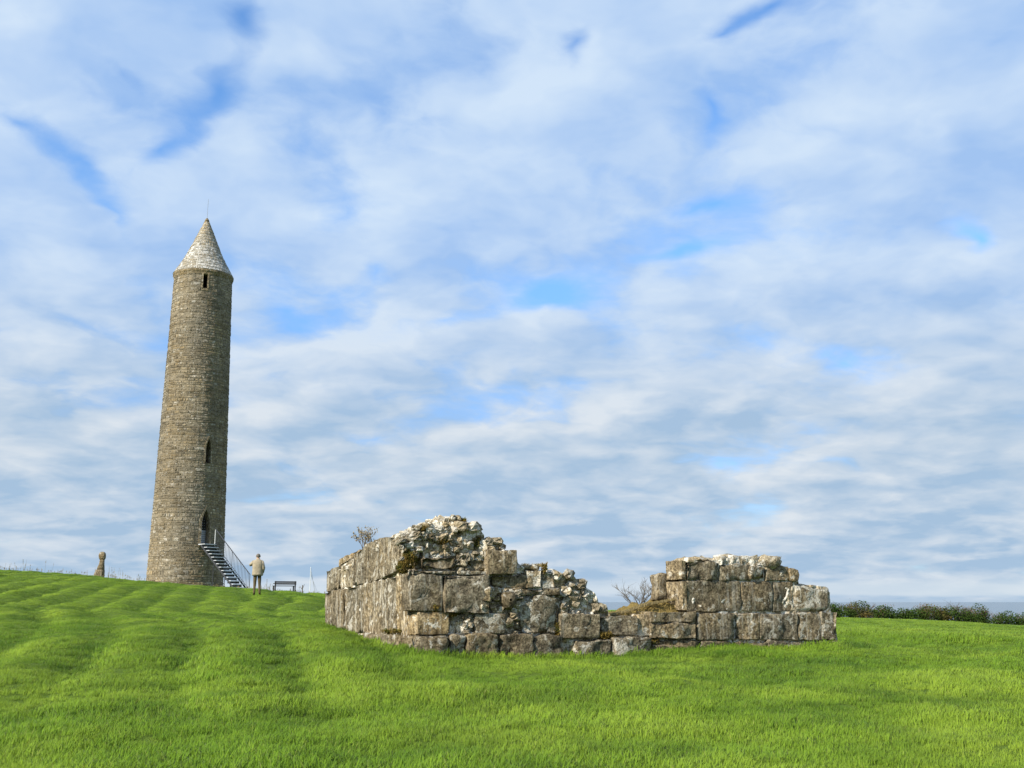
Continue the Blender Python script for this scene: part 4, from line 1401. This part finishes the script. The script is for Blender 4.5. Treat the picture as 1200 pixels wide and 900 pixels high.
# local frame: faces +Y (away from the camera), +X to the camera's right
J = {'pelvis': (0, 0, .96, .150, .105), 'waist': (0, .0, 1.10, .150, .10), 'chest': (0, -.01, 1.30, .180, .115), 'upper': (0, -.015, 1.43, .165, .095), 'neck': (0, 0, 1.52, .060, .060), 'skull0': (0, .02, 1.58, .068, .075), 'skull1': (0, .02, 1.66, .080, .098), 'crown': (0, .005, 1.735, .062, .075),
     'shl': (-.17, -.01, 1.42, .068, .068), 'ell': (-.30, .03, 1.29, .052, .052), 'wrl': (-.13, .22, 1.36, .038, .038),
     'shr': (.17, -.01, 1.42, .068, .068), 'elr': (.255, -.05, 1.15, .052, .052), 'wrr': (.21, .10, .96, .038, .038),
     'hpl': (-.085, 0, .90, .098, .100), 'knl': (-.095, .02, .50, .064, .066), 'anl': (-.10, -.02, .09, .046, .05), 'tol': (-.115, .13, .035, .042, .032),
     'hpr': (.085, 0, .90, .098, .100), 'knr': (.105, .025, .50, .064, .066), 'anr': (.125, -.01, .09, .046, .05), 'tor': (.15, .14, .035, .042, .032)}
E = [('pelvis', 'waist'), ('waist', 'chest'), ('chest', 'upper'), ('upper', 'neck'), ('neck', 'skull0'), ('skull0', 'skull1'), ('skull1', 'crown'), ('upper', 'shl'), ('shl', 'ell'), ('ell', 'wrl'), ('upper', 'shr'), ('shr', 'elr'), ('elr', 'wrr'),
     ('pelvis', 'hpl'), ('hpl', 'knl'), ('knl', 'anl'), ('anl', 'tol'), ('pelvis', 'hpr'), ('hpr', 'knr'), ('knr', 'anr'), ('anr', 'tor')]
def skinned(name, J_, E_, root, sub=2):
    names = list(J_)
    me = bpy.data.meshes.new(name)
    me.from_pydata([J_[n][:3] for n in names], [(names.index(a), names.index(b)) for a, b in E_], [])
    ob = bpy.data.objects.new(name, me)
    COL.objects.link(ob)
    md = ob.modifiers.new('skin', 'SKIN')
    md.use_smooth_shade = True
    sv = me.skin_vertices[0].data
    for i, n in enumerate(names):
        sv[i].radius = J_[n][3:5]
        sv[i].use_root = (n == root)
    ob.modifiers.new('sub', 'SUBSURF').levels = sub
    dg = bpy.context.evaluated_depsgraph_get()
    res = bpy.data.meshes.new_from_object(ob.evaluated_get(dg))
    bpy.data.objects.remove(ob)
    return res
body = skinned('body', J, E, 'pelvis')
body.materials.clear()
for k in ('skin', 'trousers', 'jacket', 'shoe'):
    body.materials.append(M[k])
for pl in body.polygons:
    c_ = pl.center
    arm = abs(c_.x) > .19 or (c_.y > .11 and c_.z > .9)
    if c_.z > 1.50: k = 0
    elif c_.z > .93 or (arm and c_.z > .9): k = 2
    elif c_.z > .10: k = 1
    else: k = 3
    pl.material_index = k
body.shade_smooth()
bo = bpy.data.objects.new('body', body)
COL.objects.link(bo); bo.parent = person
# jacket: loose shell over the trunk down to the hip
def ring_shell(rows, n=24):
    vs, fs = [], []
    for cx, cy, rx, ry, zz in rows:
        for i in range(n):
            t = 2 * math.pi * i / n
            k = 1 + .025 * math.sin(5 * t + zz * 9)
            vs.append((cx + math.copysign(abs(math.cos(t)) ** .8, math.cos(t)) * rx * k, cy + math.copysign(abs(math.sin(t)) ** .85, math.sin(t)) * ry * k, zz))
    for j in range(len(rows) - 1):
        for i in range(n):
            fs.append((j * n + i, j * n + (i + 1) % n, (j + 1) * n + (i + 1) % n, (j + 1) * n + i))
    return vs, fs
vs, fs = ring_shell([(0, 0, .19, .14, .84), (0, 0, .225, .165, .83), (0, 0, .225, .165, .90), (0, 0, .212, .155, 1.05), (0, -.005, .215, .155, 1.2), (0, -.01, .225, .15, 1.33), (0, -.015, .205, .125, 1.43), (0, -.01, .12, .09, 1.495), (0, 0, .082, .082, 1.52), (0, 0, .080, .080, 1.555), (0, 0, .066, .066, 1.555)])
mesh_obj('jacket', vs, fs, M['jacket'], person, True)
# sleeves
def sleeve(a, b, c, r_):
    m_ = [Vector(a), Vector(a).lerp(Vector(b), .5), Vector(b), Vector(b).lerp(Vector(c), .5), Vector(b).lerp(Vector(c), .93)]
    mb = MB(); mb.tube(m_, [r_, r_ * .95, r_ * .9, r_ * .78, r_ * .72], 12)
    mb.build('sleeve', M['jacket'], person, True)
sleeve(J['shl'][:3], J['ell'][:3], J['wrl'][:3], .078)
sleeve(J['shr'][:3], J['elr'][:3], J['wrr'][:3], .078)
# hair: cap over the back and crown of the head, ears, nose
hv, hf = [], []
for j in range(8):
    ph_ = math.pi * (j / 7) * .62
    for i in range(18):
        t = 2 * math.pi * i / 18
        front = max(0, math.sin(t))
        ph2 = ph_ * (1 - .45 * front)
        k = 1 + .03 * math.sin(i * 5 + j * 3)
        hv.append((math.sin(ph2) * math.cos(t) * .095 * k, .012 + math.sin(ph2) * math.sin(t) * .112 * k, 1.655 + math.cos(ph2) * .108))
for j in range(7):
    for i in range(18):
        hf.append((j * 18 + i, (j + 1) * 18 + i, (j + 1) * 18 + (i + 1) % 18, j * 18 + (i + 1) % 18))
mesh_obj('hair', hv, hf, M['hair'], person, True)
fc = MB()
for s_ in (-1, 1):
    vs, fs = rock((s_ * .088, .02, 1.635), (.012, .022, .034), 5, None); fc.add(vs, fs)
fc.build('ear', M['skin'], person, True)
vs, fs = rock((0, .125, 1.625), (.014, .022, .026), 9, None)
mesh_obj('nose', vs, fs, M['skin'], person, True)
vs, fs = rock((0, .108, 1.585), (.026, .008, .008), 4, None)
mesh_obj('mouth', vs, fs, M['hair'], person, True)
for s_ in (-1, 1):
    vs, fs = rock((s_ * .033, .108, 1.65), (.014, .008, .008), 6, None)
    mesh_obj('eye', vs, fs, M['dark'], person, True)
# hands: palm and five fingers each
def hand(wrist, fwd, side, nrm, name='hand'):
    w, f, s_, n_ = Vector(wrist), Vector(fwd).normalized(), Vector(side).normalized(), Vector(nrm).normalized()
    mb = MB()
    mb.tube([w - f * .02, w + f * .035, w + f * .085], [.030, .038, .034], 8)
    for k, L in zip((-1.5, -.5, .5, 1.5), (.062, .075, .080, .070)):
        b = w + f * .08 + s_ * k * .017
        mb.tube([b, b + f * L * .45 + n_ * .008, b + f * L * .75 + n_ * .03, b + f * L * .85 + n_ * .05], [.0095, .009, .008, .006], 6)
    b = w + f * .03 + s_ * .036
    mb.tube([b, b + s_ * .02 + f * .03 + n_ * .012, b + s_ * .018 + f * .055 + n_ * .025], [.011, .010, .008], 6)
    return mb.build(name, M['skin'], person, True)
hand(J['wrl'][:3], (.5, .6, .35), (0, -.3, 1), (.8, -.4, 0))
hand(J['wrr'][:3], (-.1, .35, -1), (-.3, 1, .3), (-1, -.2, 0))

# ------------------------------------------------------------------ grass
M['grass'], T, o = new_mat('grass_blades')
oi = T.n('ShaderNodeObjectInfo')
geo = T.n('ShaderNodeNewGeometry')
pn = T.noise(oi.outputs['Location'], 0.55, 4, 0.6)
pm = T.noise(oi.outputs['Location'], 0.09, 3, 0.5)
c1 = T.mix(oi.outputs['Random'], GRASS_A, GRASS_B)
c2 = T.mix(T.m('ADD', T.m('MULTIPLY', T.step(pn.outputs[0], .40, .64), .55), T.m('MULTIPLY', T.step(pm.outputs[0], .42, .62), .30)), c1, GRASS_C)
ly = T.n('ShaderNodeAttribute', _attribute_type='INSTANCER', _attribute_name='lay_shade')
c2 = T.mix(T.step(ly.outputs['Fac'], .15, .85), T.mix(.75, c2, GRASS_D), c2)  # low values go dark green: patchy tone plus painted trough shade
gnv = T.n('ShaderNodeAttribute', _attribute_type='INSTANCER', _attribute_name='gn')
nrm_ = T.v('NORMALIZE', T.v('ADD', T.v('SCALE', geo.outputs['Normal'], s=.55), gnv.outputs['Vector']))
c3 = T.mix(T.m('MULTIPLY', T.step(geo.outputs['Random Per Island'], .93, .97), .6), c2, (0.42, 0.40, 0.12))
d_ = T.n('ShaderNodeBsdfPrincipled'); t_ = T.n('ShaderNodeBsdfTranslucent')
T.put(d_.inputs['Base Color'], c3); d_.inputs['Roughness'].default_value = .55; d_.inputs['Specular IOR Level'].default_value = .25
T.link(nrm_, d_.inputs['Normal'])
T.put(t_.inputs[0], T.mix(1.0, c3, (1.15, 1.1, .7), 'MULTIPLY'))
mx = T.n('ShaderNodeMixShader'); mx.inputs[0].default_value = .30
T.link(d_.outputs[0], mx.inputs[1]); T.link(t_.outputs[0], mx.inputs[2]); T.link(mx.outputs[0], o.inputs[0])

tufts = bpy.data.collections.new('grass_tufts')
gr_ = random.Random(77)
def lawn_tuft(n, rad_, h, wid, lean, lay_shade):  # last argument only leans the blades to one side
    vs, fs = [], []
    for _ in range(n):
        a = gr_.uniform(0, 2 * math.pi); r_ = rad_ * math.sqrt(gr_.random())
        b = Vector((math.cos(a) * r_, math.sin(a) * r_, -.01))
        az = gr_.uniform(0, 2 * math.pi)
        ld = Vector((math.cos(az), math.sin(az), 0)) + Vector((lay_shade, 0, 0))
        sd_ = Vector((-math.sin(az), math.cos(az), 0)).normalized() * wid * gr_.uniform(.7, 1.3)
        hh = h * gr_.uniform(.5, 1.2)
        ln = lean * hh * gr_.uniform(.3, 1.2)
        p1 = b + ld * ln * .18 + Vector((0, 0, hh * .45))
        p2 = b + ld * ln * .52 + Vector((0, 0, hh * .82))
        p3 = b + ld * ln + Vector((0, 0, hh * 1.0))
        k = len(vs)
        vs += [b - sd_, b + sd_, p1 + sd_ * .9, p1 - sd_ * .9, p2 + sd_ * .6, p2 - sd_ * .6, p3]
        fs += [(k, k + 1, k + 2, k + 3), (k + 3, k + 2, k + 4, k + 5), (k + 5, k + 4, k + 6)]
    me = bpy.data.meshes.new('grass_tuft')
    me.from_pydata([tuple(v) for v in vs], [], fs)
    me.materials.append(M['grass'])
    me.shade_smooth()
    ob = bpy.data.objects.new('grass_tuft', me)
    tufts.objects.link(ob)
for k in range(6):
    lawn_tuft(84, .13, .052 + .007 * k, .0027, .75, .35)

# emitter: the visible field, density and size by distance
ex = np.arange(-44, 36.01, .28); ey = np.arange(5.5, 97.01, .34)
EX, EY = np.meshgrid(ex, ey)
EZ = height(EX.ravel(), EY.ravel())
ei = np.arange(EX.size).reshape(EX.shape)
eq = np.stack([ei[:-1, :-1], ei[:-1, 1:], ei[1:, 1:], ei[1:, :-1]], -1).reshape(-1, 4)
cen = np.c_[EX.ravel(), EY.ravel()][eq].mean(1)
keep = (np.abs(cen[:, 0]) < cen[:, 1] * .53 + 3.5)
# not inside the ruin's walls or the tower
rel = cen - np.array([C0.x, C0.y])
uu = rel @ np.array([D1.x, D1.y]); ww = rel @ np.array([N1.x, N1.y])
inside_ruin = (uu > .35) & (uu < FRONT_LEN - .35) & (ww > .35) & (ww < SIDE_LEN - .35)
keep &= ~inside_ruin
keep &= np.hypot(cen[:, 0] - TX, cen[:, 1] - TY) > R0 + .1
# hidden behind the ruin or beyond the crest
eq = eq[keep]
gme2 = fast_mesh('grass', np.c_[EX.ravel(), EY.ravel(), EZ], eq, M['grass'])
dist = np.hypot(EX.ravel(), EY.ravel())
den_ = np.clip(120 * (9.0 / np.maximum(dist, 9.0)) ** 1.2, 10, 120)
lush = .80 + .40 * (vnoise(EX.ravel() * .7, EY.ravel() * .7, 4) * .5 + .5)
siz = (0.80 + 0.26 * vnoise(EX.ravel() * .45, EY.ravel() * .9, 7.0) + 0.22 * vnoise(EX.ravel() * 1.1, EY.ravel() * 1.4, 3.0)) * lush
_h, _s1, _ly = swathes(EX.ravel(), EY.ravel())
lay_shade = np.clip(.68 - 1.1 * _h * np.clip(-_s1 - .35, 0, 1) + _ly * (.22 * _h + .16 * (1 - _h)) + .34 * vnoise(EX.ravel() * 1.5, EY.ravel() * 1.7, 9) * (1 - .5 * _h) + .22 * vnoise(EX.ravel() * 3.1, EY.ravel() * 3.1, 4) + .16 * vnoise(EX.ravel() * .4, EY.ravel() * .4, 3), 0, 1)  # grass lay and patches, plus shade of the swathe troughs painted as colour
siz = siz * (.8 + .3 * lay_shade) * (1 - .38 * _h * sstep(12, 20, EY.ravel()))
_rel = np.c_[EX.ravel(), EY.ravel()] - np.array([C0.x, C0.y])
_u = _rel @ np.array([D1.x, D1.y]); _w = _rel @ np.array([N1.x, N1.y])
_dr = np.maximum(np.maximum(-_u, _u - FRONT_LEN), np.maximum(-_w, _w - SIDE_LEN))
siz = siz * (1 + .85 * np.clip(1 - np.abs(_dr - .1) / .55, 0, 1))
for nm, arr in (('tuft_density', den_), ('tuft_size', siz), ('lay_shade', lay_shade)):
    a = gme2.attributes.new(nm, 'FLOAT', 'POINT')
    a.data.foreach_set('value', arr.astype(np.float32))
_e = .16
_hx = (height(EX.ravel() + _e, EY.ravel()) - height(EX.ravel() - _e, EY.ravel())) / (2 * _e)
_hy = (height(EX.ravel(), EY.ravel() + _e) - height(EX.ravel(), EY.ravel() - _e)) / (2 * _e)
_nn = np.c_[-_hx, -_hy, np.ones_like(_hx)]
_nn /= np.linalg.norm(_nn, axis=1, keepdims=True)
a = gme2.attributes.new('gn', 'FLOAT_VECTOR', 'POINT')
a.data.foreach_set('vector', _nn.astype(np.float32).ravel())
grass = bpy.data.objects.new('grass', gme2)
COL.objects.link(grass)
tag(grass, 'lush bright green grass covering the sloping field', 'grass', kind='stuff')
ng = bpy.data.node_groups.new('grass_scatter', 'GeometryNodeTree')
ng.interface.new_socket('Geometry', in_out='INPUT', socket_type='NodeSocketGeometry')
ng.interface.new_socket('Geometry', in_out='OUTPUT', socket_type='NodeSocketGeometry')
L = ng.links.new
N = ng.nodes.new
gi, go = N('NodeGroupInput'), N('NodeGroupOutput')
dp = N('GeometryNodeDistributePointsOnFaces')
dp.inputs['Seed'].default_value = 4
na_ = N('GeometryNodeInputNamedAttribute'); na_.data_type = 'FLOAT'; na_.inputs[0].default_value = 'tuft_density'
ns_ = N('GeometryNodeInputNamedAttribute'); ns_.data_type = 'FLOAT'; ns_.inputs[0].default_value = 'tuft_size'
L(gi.outputs[0], dp.inputs['Mesh']); L(na_.outputs[0], dp.inputs['Density'])
ci_ = N('GeometryNodeCollectionInfo')
ci_.inputs['Collection'].default_value = tufts
ci_.inputs['Separate Children'].default_value = True
ci_.inputs['Reset Children'].default_value = True
iop = N('GeometryNodeInstanceOnPoints')
iop.inputs['Pick Instance'].default_value = True
L(dp.outputs['Points'], iop.inputs['Points']); L(ci_.outputs[0], iop.inputs['Instance'])
rv_ = N('FunctionNodeRandomValue'); rv_.data_type = 'FLOAT_VECTOR'
rv_.inputs[0].default_value = (-.12, -.12, -1.1); rv_.inputs[1].default_value = (.12, .12, 1.1)
L(rv_.outputs[0], iop.inputs['Rotation'])
rs_ = N('FunctionNodeRandomValue'); rs_.data_type = 'FLOAT'
rs_.inputs[2].default_value = .7; rs_.inputs[3].default_value = 1.3
rs_.inputs['Seed'].default_value = 3
mu = N('ShaderNodeMath'); mu.operation = 'MULTIPLY'
L(rs_.outputs[1], mu.inputs[0]); L(ns_.outputs[0], mu.inputs[1])
ps_ = N('GeometryNodeInputPosition'); le = N('ShaderNodeVectorMath'); le.operation = 'LENGTH'; L(ps_.outputs[0], le.inputs[0])
mr = N('ShaderNodeMapRange'); L(le.outputs['Value'], mr.inputs[0])
for k_, v_ in enumerate((12.0, 60.0, 1.0, 2.6)): mr.inputs[1 + k_].default_value = v_
wx_ = N('ShaderNodeMath'); wx_.operation = 'MULTIPLY'; L(mu.outputs[0], wx_.inputs[0]); L(mr.outputs[0], wx_.inputs[1])
cb_ = N('ShaderNodeCombineXYZ'); L(wx_.outputs[0], cb_.inputs[0]); L(wx_.outputs[0], cb_.inputs[1]); L(mu.outputs[0], cb_.inputs[2])
L(cb_.outputs[0], iop.inputs['Scale'])
L(iop.outputs[0], go.inputs[0])
md = grass.modifiers.new('scatter', 'NODES')
md.node_group = ng
